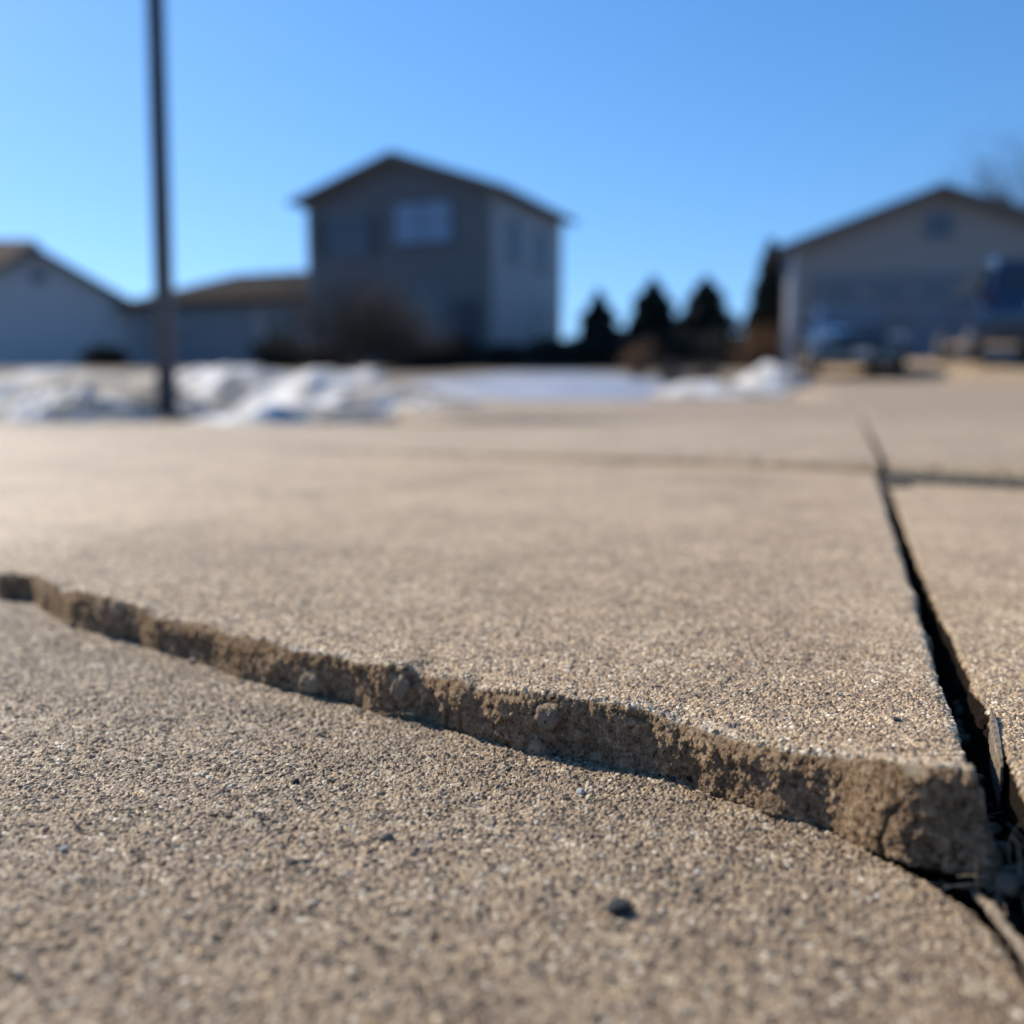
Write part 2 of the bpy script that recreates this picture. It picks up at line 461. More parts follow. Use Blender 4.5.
# little bites along the broken edge and along the joint
nx_, ny_ = np.gradient(cx), np.gradient(cy); nl = np.hypot(nx_, ny_); nrm = np.stack([-ny_ / nl, nx_ / nl])  # away from camera
nrm *= np.sign(nrm[1])[None]
bite = 0.0017 * np.abs(fbm(S * 110, S * 0, 3, 5)) + 0.0008 * vnoise(S * 800, S * 0, 9) + 0.0022 * np.maximum(0, vnoise(S * 45, S * 0, 4) - 0.62) / 0.38
fall = np.exp(-(tt / 0.005) ** 2)
X += nrm[0][None] * bite[None] * fall; Y += nrm[1][None] * bite[None] * fall
dj = np.maximum((cx[-1] - cx) * RT[0] + (cy[-1] - cy) * RT[1], 0)[None, :] + 0 * tt   # distance to joint edge
wob = 0.0022 * fbm(tt * 28, 0 * tt, 5, 4) + 0.0009 * fbm(tt * 200, 0 * tt + 3, 6, 3)
wob = wob * np.clip(tt / 0.01, 0, 1)
fj = np.exp(-(dj / 0.01) ** 2)
X += RT[0] * wob * fj; Y += RT[1] * wob * fj
dz = zt_lin - z_top(cx, cy)
Z = z_top(X, Y) + dz[None] * np.exp(-(tt / 0.012) ** 1.5)
Z += 0.0007 * fbm(X * 14, Y * 14, 21, 3)
rim = np.exp(-(tt / (0.0012 + 0.004 * vnoise(S * 70, 0 * S, 18)[None])) ** 2) * np.clip(vnoise(S * 25, 0 * S, 19)[None] * 1.5 + cx[None] * 2, 0.1, 1)
rim = np.maximum(rim, 0.8 * np.exp(-(dj / (0.001 + 0.004 * vnoise(tt * 60, 0 * tt, 17))) ** 2))
r_l = 0.0004 + 0.0007 * vnoise(S * 60, 0 * S, 8)[None]
Z -= np.where(tt < r_l, r_l - np.sqrt(np.maximum(r_l ** 2 - (r_l - tt) ** 2, 0)), 0) * 0.9
rj = 0.0020 + 0.0022 * vnoise(tt * 40, 0 * tt, 14)
Z -= np.where(dj < rj, rj - np.sqrt(np.maximum(rj ** 2 - (rj - dj) ** 2, 0)), 0) * 0.85
P = np.stack([X, Y, Z], -1)
rr, cc = P.shape[:2]
path_r = np.r_[np.zeros(cc, int), np.arange(1, rr)]
path_c = np.r_[np.arange(cc), np.full(rr - 1, cc - 1)]
K = 70
depth = np.linspace(0, 0.058, K + 1)[1:]
plen = len(path_r)
sp_ = np.r_[S, S[-1] + g[1:] * Lc[-1]]
dcorner = np.abs(sp_ - S[-1])
isfront = np.arange(plen) < cc
out = np.zeros((K, plen, 3))
out[..., 2] = -depth[:, None]
dn = depth[:, None]
bul = 0.0050 * np.clip(dn / 0.02, 0, 1.3) * np.exp(-(dcorner / 0.012) ** 2)[None]
lump = 0.0014 * (vnoise(sp_[None] * 95 + 0 * dn, dn * 95 + 0 * sp_[None], 31) - 0.35)
lump += 0.0022 * np.maximum(0, vnoise(sp_[None] * 38 + 0 * dn, dn * 45 + 0 * sp_[None], 33) - 0.45)
lump *= np.clip(dn / 0.004, 0, 1)
sg_ = S[np.searchsorted(cx, 0.0985)] + 0.0022 * np.sin(dn * 210 + 0.6) - 0.05 * dn
lump -= 0.0045 * np.exp(-((sp_[None] - sg_) / 0.00055) ** 2) * np.clip((dn - 0.010) / 0.003, 0, 1) * isfront[None]
# outward directions
on = np.zeros((plen, 2))
on[:cc] = -nrm.T; on[cc:] = RT
wgt = np.exp(-(dcorner / 0.006))[:, None]
on = on * (1 - 0.5 * wgt) + 0.5 * wgt * (0.5 * (-nrm[:, -1] + RT))[None]
taper = np.where(isfront, 0.0010, 0.002)[None] * np.clip(dn / 0.02, 0, 2)
out[..., 0] = on[:, 0][None] * (lump + taper) + RT[0] * bul
out[..., 1] = on[:, 1][None] * (lump + taper) + RT[1] * bul
bite_p = np.r_[bite, np.zeros(plen - cc)]
nr_p = np.zeros((plen, 2)); nr_p[:cc] = nrm.T
rel = (1 - np.exp(-dn / 0.0016)) * bite_p[None]
out[..., 0] -= nr_p[:, 0][None] * rel; out[..., 1] -= nr_p[:, 1][None] * rel
lip_p = np.r_[zt_lin, np.full(plen - cc, zt_lin[-1] - 0.004)]
under = 0.011 * np.clip((dn - lip_p[None] + 0.001) / 0.006, 0, 1) ** 0.7 * np.exp(-(dcorner / 0.05) ** 2)[None]
out[..., 0] -= on[:, 0][None] * under; out[..., 1] -= on[:, 1][None] * under
soil_shade = np.clip((dn - lip_p[None] + 0.002) / 0.004, 0, 1) + 0 * dn
soil_shade = np.maximum(soil_shade, np.where(isfront, 0, 0.55)[None] * np.clip(dn / 0.003, 0, 1) * np.clip(dcorner / 0.02, 0, 1)[None])
raised = slab_mesh("raised_concrete_slab", P, (path_r, path_c), out, M_slab, soil_shade, rim)
del X, Y, Z, P, tt, fall, dj, wob, fj, rj

# --- lower slab
lx, ly = on_plane(lowE[:, 0], lowE[:, 1], 0.0)
nb = int(np.searchsorted(botE[:, 0], 890))
ker = np.array(ext[::-1] + list(zip(bx[:nb], by[:nb])) + list(zip(lx, ly)) + [(0.075, 0.0), (0.03, -0.2), (-0.05, -0.5)])
sg = np.r_[0, np.cumsum(np.hypot(np.diff(ker[:, 0]), np.diff(ker[:, 1])))]
iA = len(ext); iB = len(ext) + nb + len(lx) - 2
SL = np.r_[steps(0, sg[iA] - 0.2, 0.005)[:-1], steps(sg[iA] - 0.2, sg[iA] - 0.04, 0.0013)[:-1], steps(sg[iA] - 0.04, sg[iB], 0.00055)[:-1], steps(sg[iB], sg[-1], 0.004)]
kx = np.interp(SL, sg, ker[:, 0]); ky = np.interp(SL, sg, ker[:, 1])
def smooth(a, n):
    k = np.hanning(n + 2)[1:-1]; k /= k.sum()
    return np.convolve(np.pad(a, n // 2, mode='edge'), k, 'valid')[:len(a)]
kx, ky = smooth(kx, 9), smooth(ky, 9)
Vd = np.array([-0.75, -0.66]); Vd /= np.hypot(*Vd)
g = grow(1.0, 0.0005, 1.0028)
tt = g[:, None] * 0.95
tn = np.broadcast_to(tt, (len(g), len(SL)))
X = kx[None] + Vd[0] * tn; Y = ky[None] + Vd[1] * tn
gx, gy = np.gradient(kx), np.gradient(ky); gl = np.hypot(gx, gy)
wig = 0.0007 * fbm(SL * 160, 0 * SL, 41, 4) * np.exp(-(tn / 0.004) ** 2)
X = X + wig * Vd[0]; Y = Y + wig * Vd[1]
Z = 0.0012 * fbm(X * 9, Y * 9, 51, 3) * np.clip(tn / 0.05, 0, 1)
r0 = np.interp(SL, [0, sg[iA + nb - 3], sg[iA + nb], sg[iA + nb + 4]], [0.0012, 0.0014, 0.003, 0.006])[None]
Z = Z - np.where(tn < r0, r0 - np.sqrt(np.maximum(r0 ** 2 - (r0 - tn) ** 2, 0)), 0) * 0.9
P = np.stack([X, Y, Z], -1)
K = 34
depth = np.r_[np.linspace(0, 0.012, 17)[1:], np.linspace(0.013, 0.05, 18)]
out = np.zeros((K, len(SL), 3)); out[..., 2] = -depth[:, None]
lump = 0.0025 * (vnoise(SL[None] * 90 + 0 * depth[:, None], depth[:, None] * 90 + 0 * SL[None], 61) - 0.5) * np.clip(depth / 0.004, 0, 1)[:, None]
out[..., 0] = -Vd[0] * lump; out[..., 1] = -Vd[1] * lump
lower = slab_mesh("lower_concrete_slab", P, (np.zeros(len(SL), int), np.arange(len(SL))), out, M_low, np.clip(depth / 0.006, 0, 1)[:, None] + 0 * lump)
del X, Y, Z, P, tn

# --- slab to the right of the joint
rpts = [tuple(cornerR - U * 0.9), tuple(cornerR - U * 0.35), tuple(cornerR - U * 0.1)] + list(zip(rx[::-1], ry[::-1]))
rpts = np.array(rpts)
rs = np.r_[0, np.cumsum(np.hypot(np.diff(rpts[:, 0]), np.diff(rpts[:, 1])))]
SR = np.r_[steps(0, rs[2] - 0.05, 0.005)[:-1], steps(rs[2] - 0.05, rs[3] + 0.3, 0.00055)[:-1], steps(rs[3] + 0.3, rs[-1], 0.0016)]
ex = np.interp(SR, rs, rpts[:, 0]); ey = np.interp(SR, rs, rpts[:, 1])
w1 = 0.0011 * fbm(SR * 30, 0 * SR, 71, 4) + 0.0006 * fbm(SR * 180, 0 * SR, 72, 3) - 0.0008
ex += RT[0] * w1; ey += RT[1] * w1
RD = RT.copy()
g = grow(1.0, 0.0005, 1.009)
tn = np.broadcast_to(g[:, None] * 1.4, (len(g), len(SR)))
X = ex[None] + RD[0] * tn; Y = ey[None] + RD[1] * tn
over = np.maximum(0, ((X - Q0[0]) * QN[0] + (Y - Q0[1]) * QN[1]) + 0.006)   # keep it in front of the cross joint
X = X - QN[0] * over; Y = Y - QN[1] * over
r0 = 0.0008 + 0.001 * vnoise(SR * 50, 0 * SR, 77)[None]
Z = ZR - 0.006 + 0.0006 * fbm(X * 12, Y * 12, 81, 3) - np.where(tn < r0, r0 - np.sqrt(np.maximum(r0 ** 2 - (r0 - tn) ** 2, 0)), 0) * 0.9
P = np.stack([X, Y, Z], -1)
K = 60
depth = np.linspace(0, 0.058, K + 1)[1:]
out = np.zeros((K, len(SR), 3)); out[..., 2] = -depth[:, None]
lump = 0.0018 * (vnoise(SR[None] * 90 + 0 * depth[:, None], depth[:, None] * 90 + 0 * SR[None], 91) - 0.5)
out[..., 0] = -RT[0] * lump; out[..., 1] = -RT[1] * lump
right = slab_mesh("right_concrete_slab", P, (np.zeros(len(SR), int), np.arange(len(SR))), out, M_slab, 1 + 0 * depth[:, None] + 0 * lump)  # whole joint wall darkened in colour for the shade of the gap
del X, Y, Z, P, tn

# --- panels behind the cross joint, slightly higher to the right
def cross_pt(k): return Q0 + QD * k
kj = ((cornerL - Q0) @ np.array([U[1], -U[0]])) / (QD @ np.array([U[1], -U[0]]))   # where the long joint meets it
YE = 3.62
def lift(k): return 0.0002 + 0.0125 * np.clip((k + 0.95) / 1.2, 0, 1)
def far_panel(name, k0, k1, mat):
    ks = np.linspace(k0, k1, 240)
    st = Q0[None] + QD[None] * ks[:, None] + QN[None] * (0.004 * np.clip((ks + 0.95) / 0.4, 0, 1))[:, None]
    t = np.r_[grow(1.0, 0.004, 1.06)]
    L = np.maximum((YE - st[:, 1]) / U[1], 0.05)
    X = st[:, 0][None] + U[0] * t[:, None] * L[None]
    Y = st[:, 1][None] + U[1] * t[:, None] * L[None]
    Z = z_top(st[:, 0], 0)[None] + lift(ks)[None] + 0.0012 * fbm(X * 3, Y * 3, 101, 3) - 0.012 * t[:, None] ** 2
    P = np.stack([X, Y, Z], -1)
    face = P[0:1] + np.array([0, 0, -0.06])
    lf = (lift(ks)[None, :, None])
    edge = P[0:1] + lf * np.array([0, 0, -1.0])
    P[0:1] = P[0:1] + lf * 0.12 * np.array([QN[0], QN[1], 0])
    P = np.concatenate([face + 0, edge, P], 0)
    back = P[-1:] + np.array([0, 0, -0.1])
    P = np.concatenate([P, back], 0)
    me = grid_obj(name, P, mat)
    if me.data.polygons[len(me.data.polygons) // 2].normal.z < 0: me.data.flip_normals()
    return struct(me)
far_panel("far_concrete_panel", -3.2, kj + 0.003, M_far)
far_panel("far_concrete_panel", kj + 0.011, 3.4, M_far)

# --- dirt at the bottom of the joints
M_dirt, nt_, b_ = new_mat("joint_dirt")
tc = N(nt_, "ShaderNodeTexCoord").outputs["Object"]
nt_.links.new(ramp(nt_, noise_n(nt_, tc, 330, 6, 0.7), [(0.3, (0.018, 0.013, 0.010)), (0.55, (0.07, 0.05, 0.034)), (0.75, (0.20, 0.145, 0.095))]), b_.inputs["Base Color"])
b_.inputs["Roughness"].default_value = 0.95
ts = np.r_[np.linspace(-0.4, 0.45, 700), np.linspace(0.455, 3.6, 300)]
ws = np.linspace(-0.012, 0.034, 36)
TT, WW = np.meshgrid(ts, ws, indexing='ij')
X = cornerL[0] + U[0] * TT + RT[0] * WW; Y = cornerL[1] + U[1] * TT + RT[1] * WW
Z = -0.020 + 0.006 * fbm(X * 60, Y * 60, 111, 5) + 0.004 * np.abs(fbm(X * 300, Y * 300, 112, 2)) + 0
Z += 0.014 * np.clip((TT - 0.1) / 0.5, 0, 1) + 0.0245 * np.clip((TT - 0.84) / 0.08, 0, 1)
Z += 0.005 * np.exp(-((TT + 0.01) / 0.03) ** 2) + 0.009 * np.exp(-((TT - 0.09) / 0.05) ** 2) * (0.4 + vnoise(TT * 70, WW * 70, 119))
o = grid_obj("joint_dirt", np.stack([X, Y, Z], -1), M_dirt); o["kind"] = "structure"
if o.data.polygons[5].normal.z < 0: o.data.flip_normals()

# =================================================================== LAND, STREET, DRIVEWAY
def sm(a, b, x):
    t = np.clip((np.asarray(x, float) - a) / (b - a), 0, 1); return t * t * (3 - 2 * t)
def land(x, y):
    x = np.asarray(x, float); y = np.asarray(y, float)
    z = np.interp(y, [-200, 0, 3.4, 4.6, 6.5, 9, 13, 17, 21, 26, 33, 45, 80, 300], [-0.06, -0.06, -0.07, -0.05, -0.04, -0.01, 0.06, 0.16, 0.30, 0.52, 0.80, 1.0, 1.2, 1.6])
    return z + 0.32 * sm(7.3, 9.5, x) * sm(12, 20, y) * (1 - sm(26, 40, y))
M_lawn, nt_, b_ = new_mat("winter_lawn")
tc = N(nt_, "ShaderNodeTexCoord").outputs["Object"]
c_ = mixc(nt_, noise_n(nt_, tc, 1.3, 6, 0.65), (0.10, 0.075, 0.045), (0.33, 0.26, 0.17))
c_ = mixc(nt_, 1.0, c_, ramp(nt_, noise_n(nt_, tc, 30, 5, 0.7), [(0.3, 0.55), (0.7, 1.25)]), 'MULTIPLY')
nt_.links.new(c_, b_.inputs["Base Color"]); b_.inputs["Roughness"].default_value = 0.95
xs = np.r_[-1500, -600, -250, np.linspace(-120, -25, 40)[:-1], np.linspace(-25, 25, 170), np.linspace(25, 120, 40)[1:], 250, 600, 1500]
ys = np.r_[-400, -120, -40, -10, -4, -1.5, np.linspace(0, 50, 190), np.linspace(52, 120, 36), 200, 400, 900, 2500]
XX, YY = np.meshgrid(xs, ys)
ZZ = land(XX, YY) + 0.05 * fbm(XX * 0.7, YY * 0.7, 131, 4) * sm(5, 8, YY) * (1 - sm(90, 200, YY))
o = grid_obj("lawn_ground", np.stack([XX, YY, ZZ], -1), M_lawn); o["kind"] = "structure"
def sheet(name, quad, mat, lift_, nx=60, ny=60, noise=0.004):
    """paved sheet between four ground points (near-left, near-right, far-right, far-left)"""
    q = np.array(quad, float)
    u, v = np.meshgrid(np.linspace(0, 1, nx), np.linspace(0, 1, ny))
    X = (1 - v) * ((1 - u) * q[0, 0] + u * q[1, 0]) + v * ((1 - u) * q[3, 0] + u * q[2, 0])
    Y = (1 - v) * ((1 - u) * q[0, 1] + u * q[1, 1]) + v * ((1 - u) * q[3, 1] + u * q[2, 1])
    Z = land(X, Y) + lift_ + noise * fbm(X, Y, 141, 3)
    P = np.stack([X, Y, Z], -1)
    Pp = np.pad(P, ((1, 1), (1, 1), (0, 0)), mode='edge')
    Pp[0, :, 2] -= 0.15; Pp[-1, :, 2] -= 0.15; Pp[:, 0, 2] -= 0.15; Pp[:, -1, 2] -= 0.15
    o = grid_obj(name, Pp, mat); o["kind"] = "structure"
    return o
M_street = concrete("street_surface", tint=(1.02, 0.925, 0.75), near=False)
M_drive = concrete("driveway_surface", tint=(1.02, 0.92, 0.76), near=False)
sheet("street", [(-0.35, 3.66), (9, 3.66), (26, 8.2), (-0.9, 7.6)], M_street, 0.075, 60, 40)
sheet("driveway", [(2.3, 8.0), (25.5, 8.3), (17, 25.2), (6.9, 26.4)], M_drive, 0.068, 60, 120)

# =================================================================== SNOW
M_snow, nt_, b_ = new_mat("old_snow")
tc = N(nt_, "ShaderNodeTexCoord").outputs["Object"]
nt_.links.new(mixc(nt_, ramp(nt_, noise_n(nt_, tc, 3.0, 5, 0.65), [(0.42, 0.0), (0.58, 1.0)]), (0.60, 0.585, 0.56), (0.36, 0.30, 0.235)), b_.inputs["Base Color"])
b_.inputs["Roughness"].default_value = 0.7
b_.inputs["Subsurface Weight"].default_value = 0.0
def snow(px, Y, w_, d_, h_, label, seed, dirt=None):
    x0 = float(x_at(px, Y))
    n = 90
    u, v = np.meshgrid(np.linspace(-1.25, 1.25, n), np.linspace(-1.25, 1.25, n))
    X = u * w_ / 2; Y_ = v * d_ / 2
    rr_ = np.sqrt(u * u + v * v) + 0.28 * fbm(u * 1.8 + seed, v * 1.8, seed, 3)
    H = h_ * np.clip(1 - rr_ ** 2, -0.3, 1)
    H = H * (0.95 + 0.42 * fbm(u * 3.1, v * 2.2 + seed, seed + 5, 4)) + 0.02 * fbm(u * 12, v * 12, seed + 9, 3) * (H > 0)
    Z = land(X + x0, Y_ + Y) - float(land(x0, Y)) + H
    keep = (H > -0.06)
    kq = keep[:-1, :-1] | keep[1:, 1:]
    o = grid_obj("snow_bank", np.stack([X, Y_, Z], -1), dirt or M_snow, keep=kq)
    o.location = (x0, Y, float(land(x0, Y)))
    return tag(o, label, "snow bank", "snow left along the street")
M_snowd, nt_, b_ = new_mat("dirty_snow")
tc = N(nt_, "ShaderNodeTexCoord").outputs["Object"]
nt_.links.new(mixc(nt_, ramp(nt_, noise_n(nt_, tc, 2.2, 5, 0.65), [(0.38, 0.0), (0.55, 1.0)]), (0.60, 0.59, 0.57), (0.36, 0.29, 0.21)), b_.inputs["Base Color"])
b_.inputs["Roughness"].default_value = 0.8
M_snow_shade = simple('shaded_snow', (0.27, 0.29, 0.34), 0.6, 0.45, 1.2)  # house shadow over the flat patch put into the snow colour
snow(55, 6.4, 2.1, 1.6, 0.30, "dirty tan streaked snow bank left of the metal pole", 3, M_snowd)
snow(-90, 6.0, 1.4, 1.5, 0.26, "snow bank cut off by the left edge of the view", 5, M_snowd)
snow(72, 5.5, 0.75, 0.7, 0.17, "small low snow heap in front of the dirty bank left of the metal pole", 8)
snow(210, 8.3, 5.2, 2.0, 0.27, "long continuous snow bank running behind the other snow heaps", 47)
snow(236, 7.2, 1.9, 1.5, 0.30, "tallest peaked snow bank just right of the metal pole", 12)
snow(352, 6.3, 1.75, 1.3, 0.27, "broad bright snow bank below the bare brown shrub", 17)
snow(440, 5.8, 0.75, 0.9, 0.13, "low tail of snow at the right end of the bright banks", 19)
snow(318, 5.3, 1.25, 0.6, 0.10, "low ridge of snow in front of the broad bright snow bank", 23)
snow(548, 19.0, 5.2, 19, 0.13, "wide flat shaded snow patch before the two-storey house", 29, M_snow_shade)
snow(772, 14.0, 1.15, 1.6, 0.42, "bright white snow pile beside the driveway entrance", 31)
snow(715, 12.0, 1.7, 1.8, 0.16, "small low snow patch left of the bright snow pile", 37)

# =================================================================== POLE
M_pole = simple("pole_steel", (0.065, 0.085, 0.115), 0.5, 0.2, 6, 0.1)
px_, pY = float(x_at(167.5, 5.9, -0.05)), 5.9
pole = thing("metal_pole", "tall dark metal pole standing among the snow banks", "pole", (px_, pY, float(land(px_, pY)) - 0.01))
m = MB(); m.tube([(0, 0, 0.03), (0, 0, 1.5), (0, 0, 3.5), (0, 0, 6.4)], [0.056, 0.053, 0.047, 0.041], 20); m.build("shaft", M_pole, pole, True)
m = MB(); m.box(-0.16, 0.16, -0.16, 0.16, 0.0, 0.03, 0.008)
m.build("base_plate", M_pole, pole)
for a in range(4):
    t = a * math.pi / 2 + math.pi / 4
    m = MB(); m.tube([(0.136 * math.cos(t), 0.136 * math.sin(t), 0.031), (0.136 * math.cos(t), 0.136 * math.sin(t), 0.07)], 0.012, 6); m.build("anchor_bolt", M_pole, pole)
m = MB(); m.tube([(0, 0, 6.38), (0, 0, 6.43), (0, 0, 6.46)], [0.062, 0.062, 0.02], 20); m.build("cap", M_pole, pole)

pole.rotation_euler = (0, R(0.6), 0)
# =================================================================== HOUSES
def siding(name, col, pitch=0.12, rough=0.6):
    m, nt, b = new_mat(name)
    tc = N(nt, "ShaderNodeTexCoord").outputs["Object"]
    sx = N(nt, "ShaderNodeSeparateXYZ"); nt.links.new(tc, sx.inputs[0])
    saw = math_n(nt, 'FRACT', math_n(nt, 'DIVIDE', sx.outputs[2], pitch))
    f = noise_n(nt, tc, 2.5, 5, 0.6)
    c = mixc(nt, f, tuple(x * 0.9 for x in col), tuple(x * 1.1 for x in col))
    nt.links.new(c, b.inputs["Base Color"]); b.inputs["Roughness"].default_value = rough
    bn = N(nt, "ShaderNodeBump"); bn.inputs["Distance"].default_value = 0.015; bn.inputs["Strength"].default_value = 1
    nt.links.new(math_n(nt, 'SUBTRACT', 1.0, saw), bn.inputs["Height"]); nt.links.new(bn.outputs[0], b.inputs["Normal"])
    return m
def shingles(name, col):
    m, nt, b = new_mat(name)
    tc = N(nt, "ShaderNodeTexCoord").outputs["Object"]
    br = N(nt, "ShaderNodeTexBrick"); nt.links.new(tc, br.inputs["Vector"])
    br.inputs["Scale"].default_value = 3.2
    br.inputs["Color1"].default_value = (*[c * 0.8 for c in col], 1); br.inputs["Color2"].default_value = (*[c * 1.2 for c in col], 1)
    br.inputs["Mortar"].default_value = (*[c * 0.45 for c in col], 1); br.inputs["Mortar Size"].default_value = 0.015
    nt.links.new(mixc(nt, noise_n(nt, tc, 3, 5), br.outputs["Color"], tuple(c * 1.1 for c in col)), b.inputs["Base Color"])
    b.inputs["Roughness"].default_value = 0.95; b.inputs["Specular IOR Level"].default_value = 0.05
    return m
M_glass = simple("window_glass", (0.03, 0.04, 0.055), 0.06, 0.1, 1, 0, 0.8)
M_trim = simple("grey_trim", (0.14, 0.165, 0.21), 0.5, 0.05)
M_roof = shingles("brown_shingles", (0.032, 0.025, 0.022))
M_roofd = shingles("dark_shingles", (0.035, 0.028, 0.026))
M_rooft = shingles("tan_shingles", (0.12, 0.09, 0.065))
M_sideG = siding("shaded_grey_siding", (0.125, 0.12, 0.122))  # darker copy of the wall siding, shade put into its colour
M_sideL = siding("light_grey_siding", (0.30, 0.29, 0.295))
M_sideS = siding("slate_siding", (0.38, 0.365, 0.365))
M_sideP = siding("pale_blue_siding", (0.52, 0.50, 0.50))
M_sideT = siding("taupe_siding", (0.28, 0.255, 0.235))
M_skyglass = simple("sky_reflection_glass", (0.17, 0.24, 0.36), 0.15, 0.05, 1, 0, 0.8)  # pale blue sky reflection painted into the pane colour
M_shut = simple("dark_shutter", (0.05, 0.055, 0.07), 0.6)
M_gdoor = simple("garage_door_paint", (0.17, 0.18, 0.21), 0.45, 0.05)
M_conc = simple("foundation", (0.28, 0.27, 0.25), 0.9, 0.2, 8)

def gable_walls(name, mat, parent, W, L, eave, pitch, x0=0, y0=0):
    a = W / 2; pk = eave + a * pitch
    m = MB()
    m.prism([(x0 - a, -0.6), (x0 + a, -0.6), (x0 + a, eave), (x0, pk), (x0 - a, eave)], 'y', y0, y0 + L)
    return m.build(name, mat, parent)
def gable_roof(name, mat, parent, W, L, eave, pitch, oh=0.4, th=0.16, x0=0, y0=0):
    a = W / 2 + oh; e = eave - oh * pitch; pk = eave + W / 2 * pitch
    m = MB()
    m.prism([(x0 - a, e), (x0, pk), (x0 + a, e), (x0 + a, e + th), (x0, pk + th * 1.05), (x0 - a, e + th)], 'y', y0 - oh, y0 + L + oh)
    r = m.build(name, mat, parent)
    f = MB()
    for s_ in (-1, 1):     # rake boards and gutters
        for yy in (y0 - oh - 0.035, y0 + L + oh + 0.003):
            f.add([(x0 + s_ * a, yy, e - 0.06), (x0, yy, pk - 0.06), (x0, yy, pk + th * 1.05 - 0.02), (x0 + s_ * a, yy, e + th - 0.02),
                   (x0 + s_ * a, yy + 0.032, e - 0.06), (x0, yy + 0.032, pk - 0.06), (x0, yy + 0.032, pk + th * 1.05 - 0.02), (x0 + s_ * a, yy + 0.032, e + th - 0.02)],
                  [(0, 1, 2, 3), (7, 6, 5, 4), (0, 4, 5, 1), (1, 5, 6, 2), (2, 6, 7, 3), (3, 7, 4, 0)])
        xg = x0 + s_ * (a + 0.055)
        f.box(xg - 0.05, xg + 0.05, y0 - oh, y0 + L + oh, e + 0.02, e + 0.13)
    f.build("gutter_and_fascia", TRIM[0], r)
    return r
M_board = simple('pale_corner_board', (0.5, 0.55, 0.6), 0.5, 0.05)
TRIM = [simple("brown_trim", (0.10, 0.085, 0.075), 0.5)]
def window(parent, x, z, W, H, y=0.0, shutters=False, side=None, sill=True, arch=False):
    """side None: on the front wall facing -y; side=+1: on the wall facing +x at coordinate y"""
    def put(m, x0, x1, d0, d1, z0, z1):
        if side is None: m.box(x0, x1, y - d1, y - d0, z0, z1)
        else: m.box(y + d0, y + d1, x0, x1, z0, z1)
    t = 0.08
    m = MB()
    put(m, x - W / 2 - t, x + W / 2 + t, 0.002, 0.06, z + H, z + H + t); put(m, x - W / 2 - t, x + W / 2 + t, 0.002, 0.06, z - t, z)
    put(m, x - W / 2 - t, x - W / 2, 0.002, 0.06, z, z + H); put(m, x + W / 2, x + W / 2 + t, 0.002, 0.06, z, z + H)
    put(m, x - 0.025, x + 0.025, 0.008, 0.045, z, z + H); put(m, x - W / 2, x + W / 2, 0.01, 0.042, z + H / 2 - 0.02, z + H / 2 + 0.02)
    fr = m.build("window", M_trim, parent)
    m = MB(); put(m, x - W / 2, x + W / 2, 0.003, 0.02, z, z + H); m.build("pane", M_glass, fr)
    if sill:
        m = MB(); put(m, x - W / 2 - 0.12, x + W / 2 + 0.12, 0.003, 0.12, z - t - 0.05, z - t - 0.003); m.build("sill", M_trim, fr)
    if shutters:
        for s_ in (-1, 1):
            m = MB(); c = x + s_ * (W / 2 + t + 0.24); put(m, c - 0.2, c + 0.2, 0.003, 0.05, z - 0.05, z + H + 0.05); m.build("shutter", M_shut, fr)
    return fr
def garage_door(parent, x, W, H, z=0.0, y=0.0, mat=None):
    m = MB(); n = 4
    for k in range(n):
        m.box(x - W / 2, x + W / 2, y - 0.05, y - 0.003, z + H * k / n + 0.008, z + H * (k + 1) / n - 0.008, 0.006)
    g_ = m.build("garage_door", mat or M_gdoor, parent)
    m = MB()
    m.box(x - W / 2 - 0.12, x - W / 2 - 0.003, y - 0.08, y - 0.002, z, z + H); m.box(x + W / 2 + 0.003, x + W / 2 + 0.12, y - 0.08, y - 0.002, z, z + H)
    m.box(x - W / 2 - 0.12, x + W / 2 + 0.12, y - 0.08, y - 0.002, z + H + 0.002, z + H + 0.13)
    m.build("door_frame", M_trim, g_)
    m = MB()
    for k in range(4):
        c = x - W / 2 + W * (k + 0.5) / 4; m.box(c - W * 0.09, c + W * 0.09, y - 0.058, y - 0.052, z + H * 0.80, z + H * 0.93)
    m.build("door_window", M_glass, g_)
    return g_

# ---- two-storey house
phi = R(21.6)
hz = 0.80
hloc = (-3.96 + 0.4 * math.sin(phi), 34.42 + 0.4 * math.cos(phi), hz)
H2 = thing("two_storey_house", "dark grey two-storey house with low gable and attached single-storey garage", "house", hloc, -phi)
W2, L2, e2, p2 = 6.95, 6.75, 5.72, 0.34
gable_walls("wall", M_sideS, H2, W2, L2, e2, p2)
m = MB(); a_ = W2 / 2 - 0.11
m.prism([(-a_, -0.5), (a_, -0.5), (a_, e2 - 0.02), (0, e2 + W2 / 2 * p2 - 0.1), (-a_, e2 - 0.02)], 'y', -0.004, -0.001); m.build("shaded_front", M_sideG, H2)  # thin added panel, its dark colour paints the deeper shade of the front
gable_roof("roof", M_roofd, H2, W2, L2, e2, p2)
w_ = window(H2, 0.95, 4.15, 2.1, 1.25, 0.0); w_.children[0].data.materials[0] = M_skyglass; w_.data.materials[0] = M_shut
window(H2, -1.9, 3.9, 1.4, 1.2, 0.0, True)
window(H2, 1.0, 1.1, 1.0, 1.5, 0.0)
window(H2, -1.9, 1.0, 1.8, 1.3, 0.0)
for yy, zz in ((1.7, 3.7), (4.4, 3.7), (4.4, 1.0)):
    window(H2, yy, zz, 0.9, 1.2, W2 / 2, side=1)
